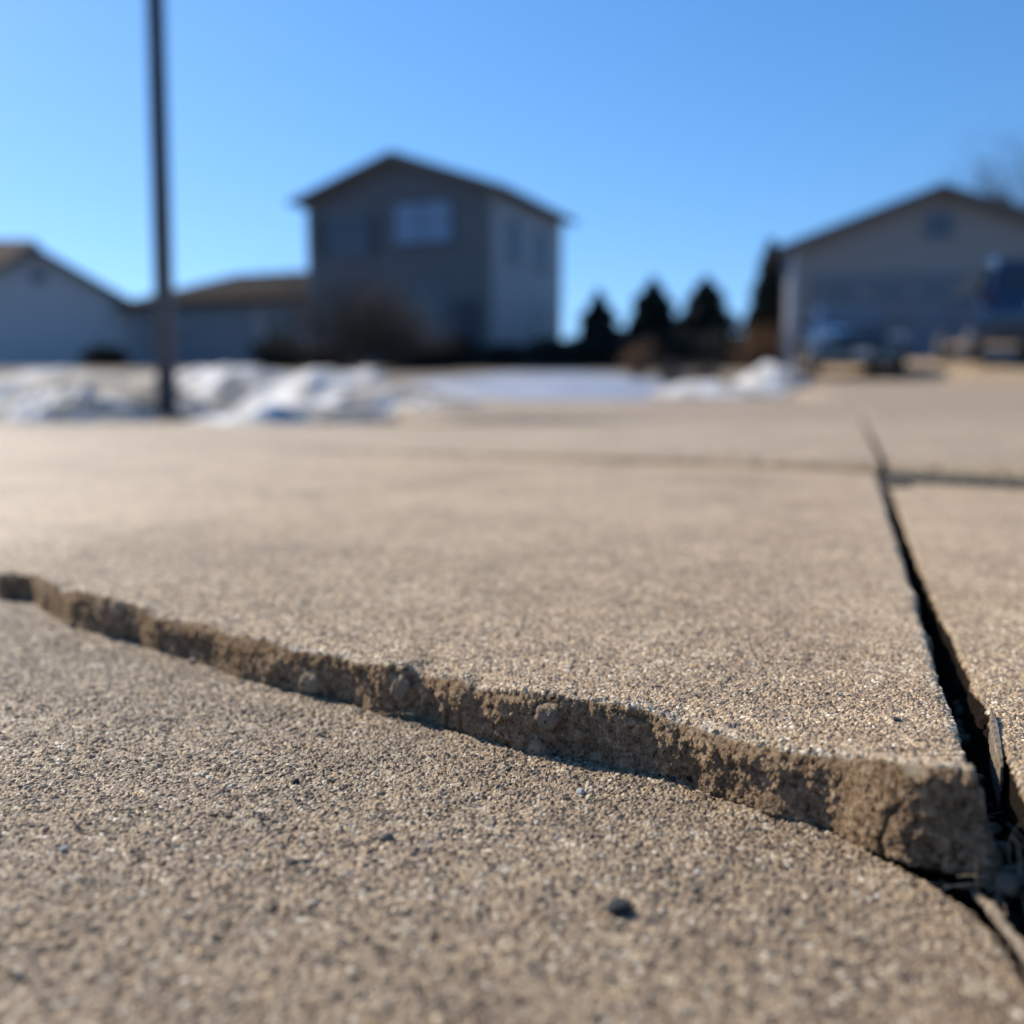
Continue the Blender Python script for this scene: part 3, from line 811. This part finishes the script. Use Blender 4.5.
m = MB(); m.box(2.05, 3.0, -0.05, -0.003, 0.15, 2.25); m.box(2.2, 2.85, -0.065, -0.052, 1.3, 2.1)
d_ = m.build("door", M_shut, H2)
m = MB(); m.box(2.12, 2.16, -0.1, -0.067, 1.1, 1.2); m.build("handle", M_trim, d_)
m = MB(); m.box(1.9, 3.2, -1.3, -0.07, -0.4, 0.12, 0.02); m.build("doorstep", M_conc, H2)
for xa, xb in ((W2 / 2 - 0.11, W2 / 2 + 0.012), (-W2 / 2 - 0.012, -W2 / 2 + 0.11)):
    m = MB(); m.box(xa, xb, -0.013, 0.11, -0.5, e2 - 0.05); m.build("corner_board", M_sideT, H2)
# garage wing with hipped left end
wx1, wx0, wy0, wy1, we, wr = -W2 / 2 - 0.003, -W2 / 2 - 8.1, 0.5, 6.3, 2.55, 3.85
m = MB(); m.box(wx0, wx1, wy0, wy1, -0.6, we); m.build("wing_wall", M_sideL, H2)
o_ = 0.45; ym = (wy0 + wy1) / 2
m = MB()
v = [(wx0 - o_, wy0 - o_, we), (wx1, wy0 - o_, we), (wx1, wy1 + o_, we), (wx0 - o_, wy1 + o_, we), (wx0 + 2.6, ym, wr), (wx1, ym, wr)]
v2 = [(a, b, c - 0.14) for a, b, c in v[:4]]
m.add(v + v2, [(0, 1, 5, 4), (3, 4, 5, 2), (0, 4, 3), (1, 2, 5), (6, 9, 8, 7), (0, 6, 7, 1), (2, 8, 9, 3), (3, 9, 6, 0), (1, 7, 8, 2)])
m.build("wing_roof", M_roof, H2)
garage_door(H2, -W2 / 2 - 5.1, 4.4, 2.15, 0.0, wy0)
window(H2, -W2 / 2 - 1.5, 1.0, 1.1, 1.1, wy0)

# ---- left house
phi = R(-38)
hl = thing("gabled_house", "pale blue grey house with plain gable wall and tan roof left of the pole", "house", (float(x_at(44, 38.0)), 38.0, 1.0), -phi)
Wl, Ll, el, pl = 7.0, 11.0, 2.25, 0.52
gable_walls("wall", M_sideP, hl, Wl, Ll, el, pl)
gable_roof("roof", M_rooft, hl, Wl, Ll, el, pl, 0.35, 0.14)
m = MB(); m.box(-0.25, 0.25, -0.05, -0.003, 3.0, 3.45)
for k in range(5): m.box(-0.22, 0.22, -0.075, -0.053, 3.04 + 0.08 * k, 3.08 + 0.08 * k)
m.build("gable_vent", M_trim, hl)
for k in (2.5, 6.0, 9.0):
    m = MB(); m.box(-Wl / 2 - 0.06, -Wl / 2 - 0.003, k - 0.5, k + 0.5, 1.0, 2.0); f_ = m.build("window", M_trim, hl)
    m = MB(); m.box(-Wl / 2 - 0.07, -Wl / 2 - 0.062, k - 0.42, k + 0.42, 1.08, 1.92); m.build("pane", M_glass, f_)

# ---- house further back on the left
hb = thing("tan_roofed_house", "house further back whose tan roof shows over the left house at the picture edge", "house", (float(x_at(36, 50.0)), 50.0, 1.1), R(90))
gable_walls("wall", M_sideL, hb, 8.0, 12.0, 4.2, 0.45)
gable_roof("roof", M_rooft, hb, 8.0, 12.0, 4.2, 0.45, 0.3, 0.14)
for k in (2.5, 6.0, 9.5):
    m = MB(); m.box(-4.06, -4.003, k - 0.6, k + 0.6, 2.2, 3.4); f_ = m.build("window", M_trim, hb)
    m = MB(); m.box(-4.075, -4.063, k - 0.5, k + 0.5, 2.3, 3.3); m.build("pane", M_glass, f_)

# ---- right house with front-facing garage gable
phi = R(13)
g0 = 0.62
hr = thing("garage_house", "taupe house with wide garage gable behind the parked vehicles", "house", (float(x_at(937, 26.1, 3)), 26.1, g0), -phi)
Wr, Lr, er, pr = 7.1, 9.0, 3.10, 0.36
gable_walls("wall", M_sideT, hr, Wr, Lr, er, pr)
gable_roof("roof", M_roofd, hr, Wr, Lr, er, pr, 0.35, 0.15)
garage_door(hr, -0.55, 4.8, 2.25, 0.0, 0.0)
window(hr, 0.0, 3.3, 0.5, 0.5, 0.0, sill=False)
for xa, xb in ((-Wr / 2 - 0.012, -Wr / 2 + 0.13), (Wr / 2 - 0.13, Wr / 2 + 0.012)):
    m = MB(); m.box(xa, xb, -0.013, 0.12, -0.3, er - 0.02); m.build("corner_board", M_board, hr)
m = MB(); m.tube([(-Wr / 2 - 0.12, -0.1, er - 0.1), (-Wr / 2 - 0.12, -0.1, 0.1), (-Wr / 2 - 0.3, -0.35, 0.0)], 0.05, 8); m.build("downspout", M_trim, hr)
m = MB(); m.box(2.1, 2.9, -0.05, -0.003, 0.0, 2.05); d_ = m.build("door", M_trim, hr)
m = MB(); m.box(2.18, 2.22, -0.1, -0.052, 0.95, 1.05); m.build("handle", M_shut, d_)

# =================================================================== TREES AND SHRUBS
def leaf_mat(name, a, b2, rough=0.8):
    m, nt, b = new_mat(name)
    tc = N(nt, "ShaderNodeTexCoord").outputs["Object"]
    nt.links.new(mixc(nt, ramp(nt, noise_n(nt, tc, 3.5, 4, 0.7), [(0.35, 0.0), (0.65, 1.0)]), a, b2), b.inputs["Base Color"])
    b.inputs["Roughness"].default_value = rough
    return m
M_con = leaf_mat("conifer_needles", (0.006, 0.010, 0.009), (0.016, 0.024, 0.017))
M_rust = leaf_mat("rusty_leaves", (0.12, 0.055, 0.02), (0.28, 0.14, 0.05))
M_twig = leaf_mat("bare_twigs", (0.05, 0.038, 0.03), (0.12, 0.09, 0.07))
M_brown = leaf_mat('withered_leaves', (0.022, 0.015, 0.012), (0.06, 0.042, 0.032))
M_hedge = leaf_mat("dark_hedge_leaves", (0.012, 0.014, 0.012), (0.03, 0.032, 0.022))
M_bark = simple("bark", (0.07, 0.055, 0.042), 0.9, 0.3, 12)
def leaf_cloud(n, fn, size, seed):
    rg = np.random.default_rng(seed)
    m = MB()
    for _ in range(n):
        p = fn(rg)
        if p is None: continue
        a = Vector(rg.normal(size=3)).normalized(); b = a.orthogonal().normalized()
        b.rotate(Matrix.Rotation(rg.uniform(0, 6.28), 3, a))
        s_ = size * rg.uniform(0.6, 1.4); p = Vector(p)
        v = [p - a * s_ * 0.6, p + b * s_ * 0.3, p + a * s_ * 0.6, p - b * s_ * 0.3]
        m.add(v, [(0, 1, 2, 3)])
    return m
def raw(m, name, mat, parent): return mesh_obj(name, m.v, m.f, mat, parent)
def conifer(px, Y, h, wd, label, seed):
    x = float(x_at(px, Y)); t = thing("conifer_tree", label, "tree", (x, Y, float(land(x, Y))), seed, "dark conifers behind the snowy yard")
    m = MB(); m.tube([(0, 0, -0.1), (0.02, 0, h * 0.5), (0, 0, h * 0.93)], [0.09, 0.05, 0.012], 8); m.build("trunk", M_bark, t)
    def fn(rg):
        z = rg.uniform(0, 1) ** 1.35; ang = rg.uniform(0, 2 * math.pi)
        r = wd / 2 * (1 - z) ** 0.75 * (0.76 + 0.18 * math.sin(ang * (3 + seed) + z * 17 + seed) + 0.16 * math.sin(ang * 2 - z * (9 + 4 * seed))) * math.sqrt(rg.uniform(0.25, 1))
        r = r * (0.55 + 0.45 * min(1, z / 0.12))
        return (r * math.cos(ang), r * math.sin(ang), 0.08 + z * h * 0.96)
    raw(leaf_cloud(7000, fn, h * 0.06, seed), "crown", M_con, t)
conifer(598, 38, 2.85, 3.1, "leftmost and lowest dark conifer, next to the two-storey house", 1)
conifer(652, 38, 3.3, 4.0, "dark conifer, second from the two-storey house", 2)
conifer(704, 38, 3.35, 4.3, "widest dark conifer, third from the two-storey house", 3)
conifer(768, 31, 3.8, 2.3, "tallest dark conifer, close to the taupe garage house", 4)

def branches(m, p, d, L, r, depth, rg, tips, spread=0.5):
    pts = [Vector(p)]; dd = Vector(d).normalized(); rad = [r]
    for k in range(3):
        dd = (dd + Vector(rg.normal(size=3)) * 0.14).normalized()
        pts.append(pts[-1] + dd * L / 3); rad.append(r * (1 - 0.2 * (k + 1)))
    m.tube(pts, rad, 5 if r > 0.02 else 3, cap=False)
    if depth == 0: tips.append(pts[-1]); return
    for k in range(rg.integers(2, 4) + (1 if depth > 2 else 0)):
        q = pts[rg.integers(1, 4)]
        nd = (dd + Vector(rg.normal(size=3)) * spread + Vector((0, 0, 0.12))).normalized()
        branches(m, q, nd, L * rg.uniform(0.6, 0.82), r * 0.55, depth - 1, rg, tips, spread)
def bare_shrub(name, px, Y, h, label, cat, seed, stems=7, spread=0.5, depth=4, leaves=0, size=0.05, mat=None, r0=0.02, dz=0.0, rx_=1.0, lm=None):
    x = float(x_at(px, Y)); t = thing(name, label, cat, (x, Y, float(land(x, Y)) + dz))
    rg = np.random.default_rng(seed); m = MB(); tips = []
    for k in range(stems):
        a = rg.uniform(0, 6.28)
        branches(m, (0.012 * math.cos(a), 0.012 * math.sin(a), -0.05), (0.55 * math.cos(a) * (stems > 1) * rx_, 0.5 * math.sin(a) * (stems > 1), 1), h * 0.36, r0, depth, rg, tips, spread)
    raw(m, "branches", M_twig if mat is None else mat, t)
    if leaves:
        pts = [tips[i] for i in rg.integers(0, len(tips), leaves)]
        it = iter(pts)
        def fn(r2): return Vector(next(it)) + Vector(r2.normal(size=3)) * h * 0.05
        raw(leaf_cloud(leaves, fn, size, seed + 1), "crown", lm or M_rust, t)
    return t
bare_shrub("bare_shrub", 345, 29.5, 3.6, "large bare brown shrub before the left half of the two-storey house", "shrub", 5, 30, 0.55, 4, 5200, 0.055, r0=0.045, rx_=1.5, lm=M_brown)
bare_shrub("bare_shrub", 405, 30.5, 2.6, "smaller bare brown shrub near the middle of the two-storey house", "shrub", 9, 16, 0.5, 4, 1500, 0.05, r0=0.035, rx_=1.4, lm=M_brown)
bare_shrub("rusty_shrub", 768, 27.5, 1.5, "rust coloured shrub at the foot of the tallest conifer", "shrub", 6, 8, 0.45, 3, 1800, 0.07)
bare_shrub("dry_shrub", 637, 20.0, 1.0, "small dry brown shrub on the edge of the shaded snow", "shrub", 7, 9, 0.3, 3, 900, 0.05)
bare_shrub("dry_shrub", 703, 13.6, 0.62, "low grey brown shrub poking out of the small snow patch", "shrub", 8, 22, 0.6, 3, 700, 0.03, r0=0.012, lm=M_twig)
bare_shrub("dry_shrub", 672, 17.0, 0.6, "low dark twiggy shrub between the small dry brown shrub and the small snow patch", "shrub", 18, 16, 0.6, 3, 500, 0.035, r0=0.012, lm=M_twig)
bare_shrub("bare_tree", 1052, 44, 10.8, "tall bare tree rising behind the right edge of the taupe house", "tree", 14, 1, 0.5, 6, 2500, 0.09, r0=0.2, lm=M_twig)
def hedge(px, Y, wd, h, dp, label, seed):
    x = float(x_at(px, Y)); t = thing("evergreen_shrub", label, "shrub", (x, Y, float(land(x, Y))), 0, "low evergreen shrubs in the far yards")
    def fn(rg):
        d = Vector(rg.normal(size=3)).normalized() * (rg.uniform(0.3, 1) ** 0.4)
        lump_ = 1 + 0.16 * math.sin(d.x * 7 + seed) * math.cos(d.y * 6 + d.z * 5)
        return (d.x * wd / 2 * lump_, d.y * dp / 2 * lump_, h * 0.45 + d.z * h * 0.52 * lump_)
    raw(leaf_cloud(1500, fn, 0.16, seed), "crown", M_hedge, t)
    m = MB(); m.tube([(0, 0, -0.1), (0, 0, h * 0.5)], [0.05, 0.03], 6); m.build("trunk", M_bark, t)
hedge(282, 31.0, 1.7, 1.05, 1.2, "round evergreen shrub beside the garage wing", 1)
hedge(325, 30.5, 1.5, 0.75, 1.2, "low evergreen shrub under the large bare shrub", 2)
hedge(410, 31.5, 1.8, 0.85, 1.1, "evergreen shrub under the smaller bare shrub", 3)
hedge(455, 31.3, 1.8, 1.0, 1.1, "tallest of the evergreen shrubs along the house front", 4)
hedge(505, 32.2, 1.9, 0.8, 1.2, "evergreen shrub at the near corner of the two-storey house", 5)
hedge(548, 34.0, 1.7, 1.05, 1.2, "evergreen shrub at the end of the house side wall", 6)
for i_, (p_, y_, w_2, h_2, lb) in enumerate(((582, 36.0, 2.2, 1.15, "dark evergreen shrub between the two-storey house and the leftmost conifer"), (628, 35.5, 2.4, 1.2, "dark evergreen shrub between the first and second conifer"),
        (678, 35.5, 2.6, 1.45, "dark evergreen shrub between the second and the widest conifer"), (732, 34.5, 2.2, 1.2, "dark evergreen shrub between the widest and the tallest conifer"))):
    hedge(p_, y_, w_2, h_2, 1.6, lb, 20 + i_)
hedge(105, 33.5, 1.5, 0.75, 1.0, "small dark evergreen shrub below the gable of the left house", 7)

# =================================================================== VEHICLES
def paint(name, col, rough=0.3):
    m = simple(name, col, 0.16, 0.03, 3, 0.3, 0.5, coat=1.0); return m
M_tyre = simple("tyre_rubber", (0.02, 0.02, 0.022), 0.8)
M_rim = simple("wheel_rim", (0.45, 0.45, 0.46), 0.35, 0.1, 8, 0.8)
M_lampc = simple("headlight_glass", (0.5, 0.52, 0.55), 0.1, 0.05)
M_tail = simple("tail_light_red", (0.06, 0.008, 0.008), 0.2, 0.05)
M_black = simple("black_plastic", (0.02, 0.021, 0.024), 0.5)
M_plate = simple("number_plate", (0.55, 0.56, 0.58), 0.5, 0.02)
def vehicle(name, label, cat, px, Y, rz, col, L, W, Hh, prof, glasses, ground, belt):
    x = float(x_at(px, Y)); t = thing(name, label, cat, (x, Y, ground), rz)
    # body lofted from cross sections along local y (nose at -y); prof: list of (y, z_bottom, z_top, half width bottom, half width top)
    m = MB(); rings = []
    for (y, zb, zt_, hb, ht_) in prof:
        zm = zb + (zt_ - zb) * 0.5 if zt_ < belt + 0.05 else belt
        ring = [(-hb * 0.92, y, zb), (-hb, y, zb + 0.12), (-hb, y, zm - 0.05), (-(hb + ht_) / 2 * 0.995, y, zm + 0.02), (-ht_, y, zt_ - 0.07), (-ht_ * 0.86, y, zt_)]
        rings.append(ring + [(-a, b, c) for a, b, c in ring[::-1]])
    n = 12; v = [p for r_ in rings for p in r_]; f = []
    for i in range(len(rings) - 1):
        for k in range(n): f.append((i * n + k, i * n + (k + 1) % n, (i + 1) * n + (k + 1) % n, (i + 1) * n + k))
    f.append(tuple(range(n))); f.append(tuple(range(len(rings) * n - 1, (len(rings) - 1) * n - 1, -1)))
    m.add(v, f); body = m.build("body", paint(name + "_paint", col), t)
    bv = body.modifiers.new("b", 'BEVEL'); bv.width = 0.025; bv.segments = 2; bv.limit_method = 'ANGLE'
    for nm, quad, mt in glasses:
        vv = [Vector(p) for p in quad]; nn = (vv[1] - vv[0]).cross(vv[2] - vv[0]).normalized() * 0.012
        m = MB(); k = len(vv)
        m.add([p + nn for p in vv] + [p - nn for p in vv], [tuple(range(k)), tuple(range(2 * k - 1, k - 1, -1))] + [(i, i + k, (i + 1) % k + k, (i + 1) % k) for i in range(k)])
        m.build(nm, mt, t)
    for yy in (-L / 2 + 0.85, L / 2 - 0.95):
        for s_ in (-1, 1):
            m = MB(); m.tube([(s_ * (W / 2 - 0.22), yy, 0.33), (s_ * (W / 2 - 0.2), yy, 0.33), (s_ * (W / 2 - 0.02), yy, 0.33), (s_ * (W / 2 + 0.01), yy, 0.33)], [0.3, 0.34, 0.34, 0.29], 24)
            wh = m.build("wheel", M_tyre, t)
            m = MB(); m.tube([(s_ * (W / 2 + 0.011), yy, 0.33), (s_ * (W / 2 + 0.02), yy, 0.33)], [0.21, 0.19], 18); m.build("rim", M_rim, wh)
    return t
# sedan facing the street
Wc = 1.78
prof = [(-2.25, 0.28, 0.62, 0.70, 0.62), (-2.12, 0.22, 0.80, 0.84, 0.76), (-1.6, 0.20, 0.93, 0.89, 0.80), (-1.05, 0.20, 1.00, 0.89, 0.80),
        (-0.35, 0.20, 1.40, 0.89, 0.60), (0.25, 0.20, 1.46, 0.89, 0.60), (0.85, 0.20, 1.43, 0.89, 0.60), (1.55, 0.20, 1.06, 0.89, 0.74), (2.1, 0.24, 1.00, 0.86, 0.76), (2.25, 0.32, 0.85, 0.74, 0.66)]
gl = [("windshield", [(-0.66, -1.03, 1.02), (0.66, -1.03, 1.02), (0.53, -0.42, 1.385), (-0.53, -0.42, 1.385)], M_glass),
      ("rear_window", [(-0.6, 1.50, 1.10), (-0.5, 0.95, 1.40), (0.5, 0.95, 1.40), (0.6, 1.50, 1.10)], M_glass),
      ("side_window", [(-0.84, -0.75, 1.02), (-0.64, -0.32, 1.33), (-0.64, 0.8, 1.34), (-0.80, 1.25, 1.04)], M_glass),
      ("side_window", [(0.84, -0.75, 1.02), (0.80, 1.25, 1.04), (0.64, 0.8, 1.34), (0.64, -0.32, 1.33)], M_glass),
      ("headlight", [(-0.80, -2.13, 0.64), (-0.50, -2.20, 0.62), (-0.50, -2.19, 0.76), (-0.80, -2.11, 0.78)], M_lampc),
      ("headlight", [(0.50, -2.20, 0.62), (0.80, -2.13, 0.64), (0.80, -2.11, 0.78), (0.50, -2.19, 0.76)], M_lampc),
      ("grille", [(-0.42, -2.265, 0.42), (0.42, -2.265, 0.42), (0.40, -2.262, 0.58), (-0.40, -2.262, 0.58)], M_black),
      ("number_plate", [(-0.16, -2.285, 0.36), (0.16, -2.285, 0.36), (0.16, -2.285, 0.47), (-0.16, -2.285, 0.47)], M_plate)]
x_ = float(x_at(844, 21.5))
sed = vehicle("parked_sedan", "blue grey sedan parked facing the street before the garage house", "car", 844, 21.5, R(-10), (0.022, 0.027, 0.038), 4.5, Wc, 1.46, prof, gl, float(land(x_, 21.5)) + 0.075, 0.98)
for s_ in (-1, 1):
    m = MB(); m.box(s_ * 0.98 - 0.1, s_ * 0.98 + 0.1, -0.78, -0.66, 0.98, 1.1, 0.02); m.build("mirror", M_black, sed)
# dark blue SUV seen from behind, its left flank in the sun
prof = [(-2.3, 0.35, 0.95, 0.78, 0.70), (-2.15, 0.28, 1.08, 0.90, 0.84), (-1.2, 0.28, 1.16, 0.94, 0.86), (-0.55, 0.28, 1.78, 0.95, 0.70), (0.3, 0.28, 1.86, 0.95, 0.72),
        (1.6, 0.28, 1.84, 0.95, 0.73), (2.12, 0.28, 1.76, 0.95, 0.72), (2.3, 0.34, 1.15, 0.93, 0.86), (2.38, 0.38, 0.8, 0.90, 0.85)]
gl = [("rear_window", [(-0.66, 2.31, 1.24), (-0.60, 2.17, 1.66), (0.60, 2.17, 1.66), (0.66, 2.31, 1.24)], M_glass),
      ("windshield", [(-0.74, -1.18, 1.22), (0.74, -1.18, 1.22), (0.6, -0.62, 1.70), (-0.6, -0.62, 1.70)], M_glass),
      ("tail_light", [(-0.93, 2.31, 0.95), (-0.90, 2.27, 1.22), (-0.76, 2.29, 1.22), (-0.78, 2.34, 0.95)], M_tail),
      ("tail_light", [(0.93, 2.31, 0.95), (0.78, 2.34, 0.95), (0.76, 2.29, 1.22), (0.90, 2.27, 1.22)], M_tail),
      ("number_plate", [(-0.16, 2.37, 0.88), (-0.16, 2.36, 0.99), (0.16, 2.36, 0.99), (0.16, 2.37, 0.88)], M_plate),
      ("bumper", [(-0.9, 2.41, 0.45), (-0.9, 2.41, 0.66), (0.9, 2.41, 0.66), (0.9, 2.41, 0.45)], M_black)]
for s_ in (-1, 1):
    for ya, yb in ((-0.45, 0.30), (0.36, 1.15), (1.22, 1.95)):
        q = [(s_ * 0.935, ya, 1.22), (s_ * 0.935, yb, 1.22), (s_ * 0.79, yb - 0.04, 1.66), (s_ * 0.79, ya + 0.05, 1.66)]
        gl.append(("side_window", q if s_ > 0 else q[::-1], M_glass))
x_ = float(x_at(992, 20.5))
suv = vehicle("parked_suv", "dark blue sport utility vehicle parked nose towards the garage at the right edge", "car", 1002, 20.6, R(168), (0.014, 0.030, 0.07), 4.7, 1.9, 1.86, prof, gl, float(land(x_, 20.3)) + 0.075, 1.18)

# =================================================================== SMALL THINGS ON AND IN THE CONCRETE
def stone_mat(name, a, b2, rough=0.7):
    m, nt, b = new_mat(name)
    tc = N(nt, "ShaderNodeTexCoord").outputs["Object"]
    nt.links.new(mixc(nt, ramp(nt, noise_n(nt, tc, 500, 4, 0.7), [(0.35, 0.0), (0.65, 1.0)]), a, b2), b.inputs["Base Color"])
    b.inputs["Roughness"].default_value = rough
    bn = N(nt, "ShaderNodeBump"); bn.inputs["Distance"].default_value = 0.0004
    nt.links.new(noise_n(nt, tc, 900, 4, 0.7), bn.inputs["Height"]); nt.links.new(bn.outputs[0], b.inputs["Normal"])
    return m
M_dark = stone_mat("dark_stone", (0.018, 0.018, 0.02), (0.06, 0.06, 0.062), 0.6)
M_tan = stone_mat("tan_stone", (0.26, 0.19, 0.13), (0.46, 0.36, 0.25))
M_white = stone_mat("white_stone", (0.6, 0.55, 0.47), (0.85, 0.82, 0.76), 0.4)
M_crumb = stone_mat("concrete_crumb", (0.14, 0.10, 0.065), (0.36, 0.27, 0.18))
import bmesh
def pebble(name, px, py, z, r, mat, label, seed, flat=0.65, group=None, cat="pebble"):
    x, y = on_plane(px, py, z + r * 0.3)
    rg = np.random.default_rng(seed)
    bm = bmesh.new(); bmesh.ops.create_icosphere(bm, subdivisions=3, radius=1)
    dirs = [Vector(rg.normal(size=3)).normalized() for _ in range(11)]; offs = rg.uniform(0.62, 0.95, 11)
    for v in bm.verts:
        n = v.co.normalized(); k = 1.0
        for d_, o_2 in zip(dirs, offs):
            c = n.dot(d_)
            if c > 0.2: k = min(k, o_2 / c)
        v.co = n * k
    me = bpy.data.meshes.new(name); bm.to_mesh(me); bm.free()
    me.polygons.foreach_set("use_smooth", [True] * len(me.polygons)); me.materials.append(mat)
    o = link(bpy.data.objects.new(name, me))
    o.scale = (r * rg.uniform(0.95, 1.25), r, r * flat); o.rotation_euler = (rg.uniform(-.2, .2), rg.uniform(-.2, .2), rg.uniform(0, 6))
    o.location = (float(x), float(y), z + r * flat * 0.62)
    return tag(o, label, cat, group)
pebble("pebble", 619, 908, 0, 0.0031, M_dark, "largest black pebble, lying alone on the lower slab in front", 1)
pebble("pebble", 695, 889, 0, 0.0013, M_tan, "small tan grain just behind and right of the largest black pebble", 2)
pebble("pebble", 51, 627, 0, 0.0013, M_dark, "tiny dark grain below the step at the left end of the crack", 3)
pebble("pebble", 5, 622, 0, 0.0011, M_dark, "tiny dark grain nearest the left edge of the view", 4)
pebble("pebble", 193, 661, 0, 0.0026, M_tan, "smooth tan pebble resting against the foot of the broken edge", 5, 0.5)
pebble("pebble", 295, 782, 0, 0.0014, M_dark, "small dark grain on the lower slab under the dry grass tuft", 6)
pebble("pebble", 386, 838, 0, 0.0019, M_tan, "small tan pebble in the middle of the lower slab", 7)
pebble("pebble", 581, 792, 0, 0.0016, M_white, "small white pebble on the lower slab below the broken edge", 8)
pebble("pebble", 675, 779, 0, 0.0016, M_dark, "black grain standing in for a dark hole at the foot of the broken edge", 9)  # black stone added in place of a shaded hole in the wall base
pebble("pebble", 637, 1020, 0, 0.0008, M_white, "tiny white glinting grain at the bottom edge of the view", 10)
pebble("pebble", 64, 849, 0, 0.0010, M_white, "tiny white grain in the lower left of the lower slab", 12)
pebble("pebble", 897, 343 + 377, ZR, 0.0012, M_dark, "small dark grain on the raised slab near the long joint", 11)
rg = np.random.default_rng(77)
def place_at(o, p): o.location = p
kcr = 0
for k in range(34):       # crumbs in the joint
    tpos = rg.uniform(-0.008, 0.16) if k > 9 else rg.uniform(-0.010, 0.02)
    wpos = rg.uniform(0.003, 0.016)
    p = cornerL + U * tpos + RT * wpos
    r = float(rg.uniform(0.0012, 0.0036))
    o = pebble("concrete_crumb", 600, 900, 0, r, M_crumb, "brown crumb of concrete lying in the dirt of the joint", 200 + k, 0.8, "crumbs in the joint", "crumb")
    o.location = (p[0], p[1], -0.008 + float(rg.uniform(-0.004, 0.010)))

M_wood = stone_mat("weathered_wood", (0.10, 0.07, 0.045), (0.36, 0.28, 0.19), 0.85)
M_straw = stone_mat("dry_grass", (0.22, 0.15, 0.09), (0.46, 0.36, 0.23), 0.8)
def at_plane(px, py, z):
    x, y = on_plane(px, py, z); return Vector((float(x), float(y), z))
a0, a1, a2 = at_plane(969, 884, -0.004), at_plane(997, 916, -0.001), at_plane(1060, 996, 0.001)
m = MB(); pts = []; rad = []
rg = np.random.default_rng(5)
for k in range(41):
    u = k / 40; p = a0 * (1 - u) ** 2 + a1 * 2 * u * (1 - u) + a2 * u * u
    pts.append(p + Vector(rg.normal(size=3)) * 0.00022)
    rad.append((0.00145 + 0.0002 * math.sin(u * 19)) * min(1, 0.12 + u * 5) * (1 + 0.10 * rg.normal()))
m.tube(pts, rad, 14)
tag(m.build("twig", M_wood, None, True), "pale weathered twig lying in the gap below the broken corner", "twig")
# splinter of wood standing in the joint
b0, b1 = at_plane(991, 716, ZR - 0.006), at_plane(1002, 768, ZR - 0.008)
rg = np.random.default_rng(8)
m = MB(); n = 16; v = []; f = []
for k in range(n):
    u = k / (n - 1); p = b0.lerp(b1, u); w_ = 0.0003 + 0.0009 * math.sin(math.pi * min(1, 0.12 + u * 0.8)) + 0.0001 * rg.normal()
    rt = Vector((RT[0], RT[1], 0))
    top = 0.003 - 0.002 * u + 0.0003 * rg.normal()
    v += [p - rt * w_, p - rt * w_ * 0.6 + Vector((0, 0, top)), p + rt * w_ * 0.7 + Vector((0, 0, top * 0.9)), p + rt * w_ + Vector((0, 0, -0.004)), p - rt * w_ * 0.5 + Vector((0, 0, -0.012))]
for k in range(n - 1):
    for j in range(5): f.append((k * 5 + j, k * 5 + (j + 1) % 5, k * 5 + 5 + (j + 1) % 5, k * 5 + 5 + j))
f.append((0, 1, 2, 3, 4)); f.append(tuple(range(n * 5 - 1, n * 5 - 6, -1)))
m.add(v, f); tag(m.build("wood_splinter", M_wood), "flat grey wood splinter wedged upright in the long joint", "splinter")

def grass(name, p0, n, L, label, seed, lean=(0, 0, 0.4), spread=1.0, r=0.00022, flat=0.4, cat="dry grass"):
    t = thing(name, label, cat, tuple(p0)); rg = np.random.default_rng(seed); m = MB()
    for k in range(n):
        d = Vector((rg.normal() * spread + lean[0], rg.normal() * spread * 0.6 + lean[1], abs(rg.normal()) * flat + lean[2])).normalized()
        p = Vector((rg.normal() * L * 0.28, rg.normal() * L * 0.12, 0)); ps = [p]; Lk = L * rg.uniform(0.4, 1.0); bend = Vector(rg.normal(size=3)) * 0.35
        for j in range(7):
            d = (d + bend * 0.4 + Vector((0, 0, -0.12))).normalized(); ps.append(ps[-1] + d * Lk / 7)
            if ps[-1].z < -0.0003: ps[-1].z = -0.0003 + 0.0006 * rg.uniform()
        m.tube(ps, [r * (1 - 0.09 * j) for j in range(8)], 4)
    raw(m, "stems", M_straw, t); return t
gp = at_plane(410, 715, 0.001)
grass("dry_grass_tuft", gp + Vector((0, 0.001, 0)), 26, 0.019, "wispy tuft of dry roots caught at the foot of the broken edge", 3, (0.1, -0.15, 0.05), 1.0, 0.00016, 0.25)
gp = at_plane(1010, 892, -0.003)
grass("dry_grass_tuft", gp, 60, 0.020, "tangle of dry brown grass in the gap under the broken corner", 4, (0.1, 0, 0.5), 0.9, 0.00034, 0.5)
p = cornerL + U * 0.055 + RT * 0.008
grass("dry_grass_tuft", Vector((p[0], p[1], -0.008)), 14, 0.013, "few thin dry stems inside the long joint beside the splinter", 6, (0.0, 0.0, 0.4), 0.7, 0.00022, 0.5)
p = cornerL + U * 0.13 + RT * 0.009
grass("dry_grass_tuft", Vector((p[0], p[1], -0.006)), 9, 0.012, "small curl of dry stem high in the long joint behind the splinter", 7, (0.0, 0.0, 0.5), 0.7, 0.00022, 0.5)
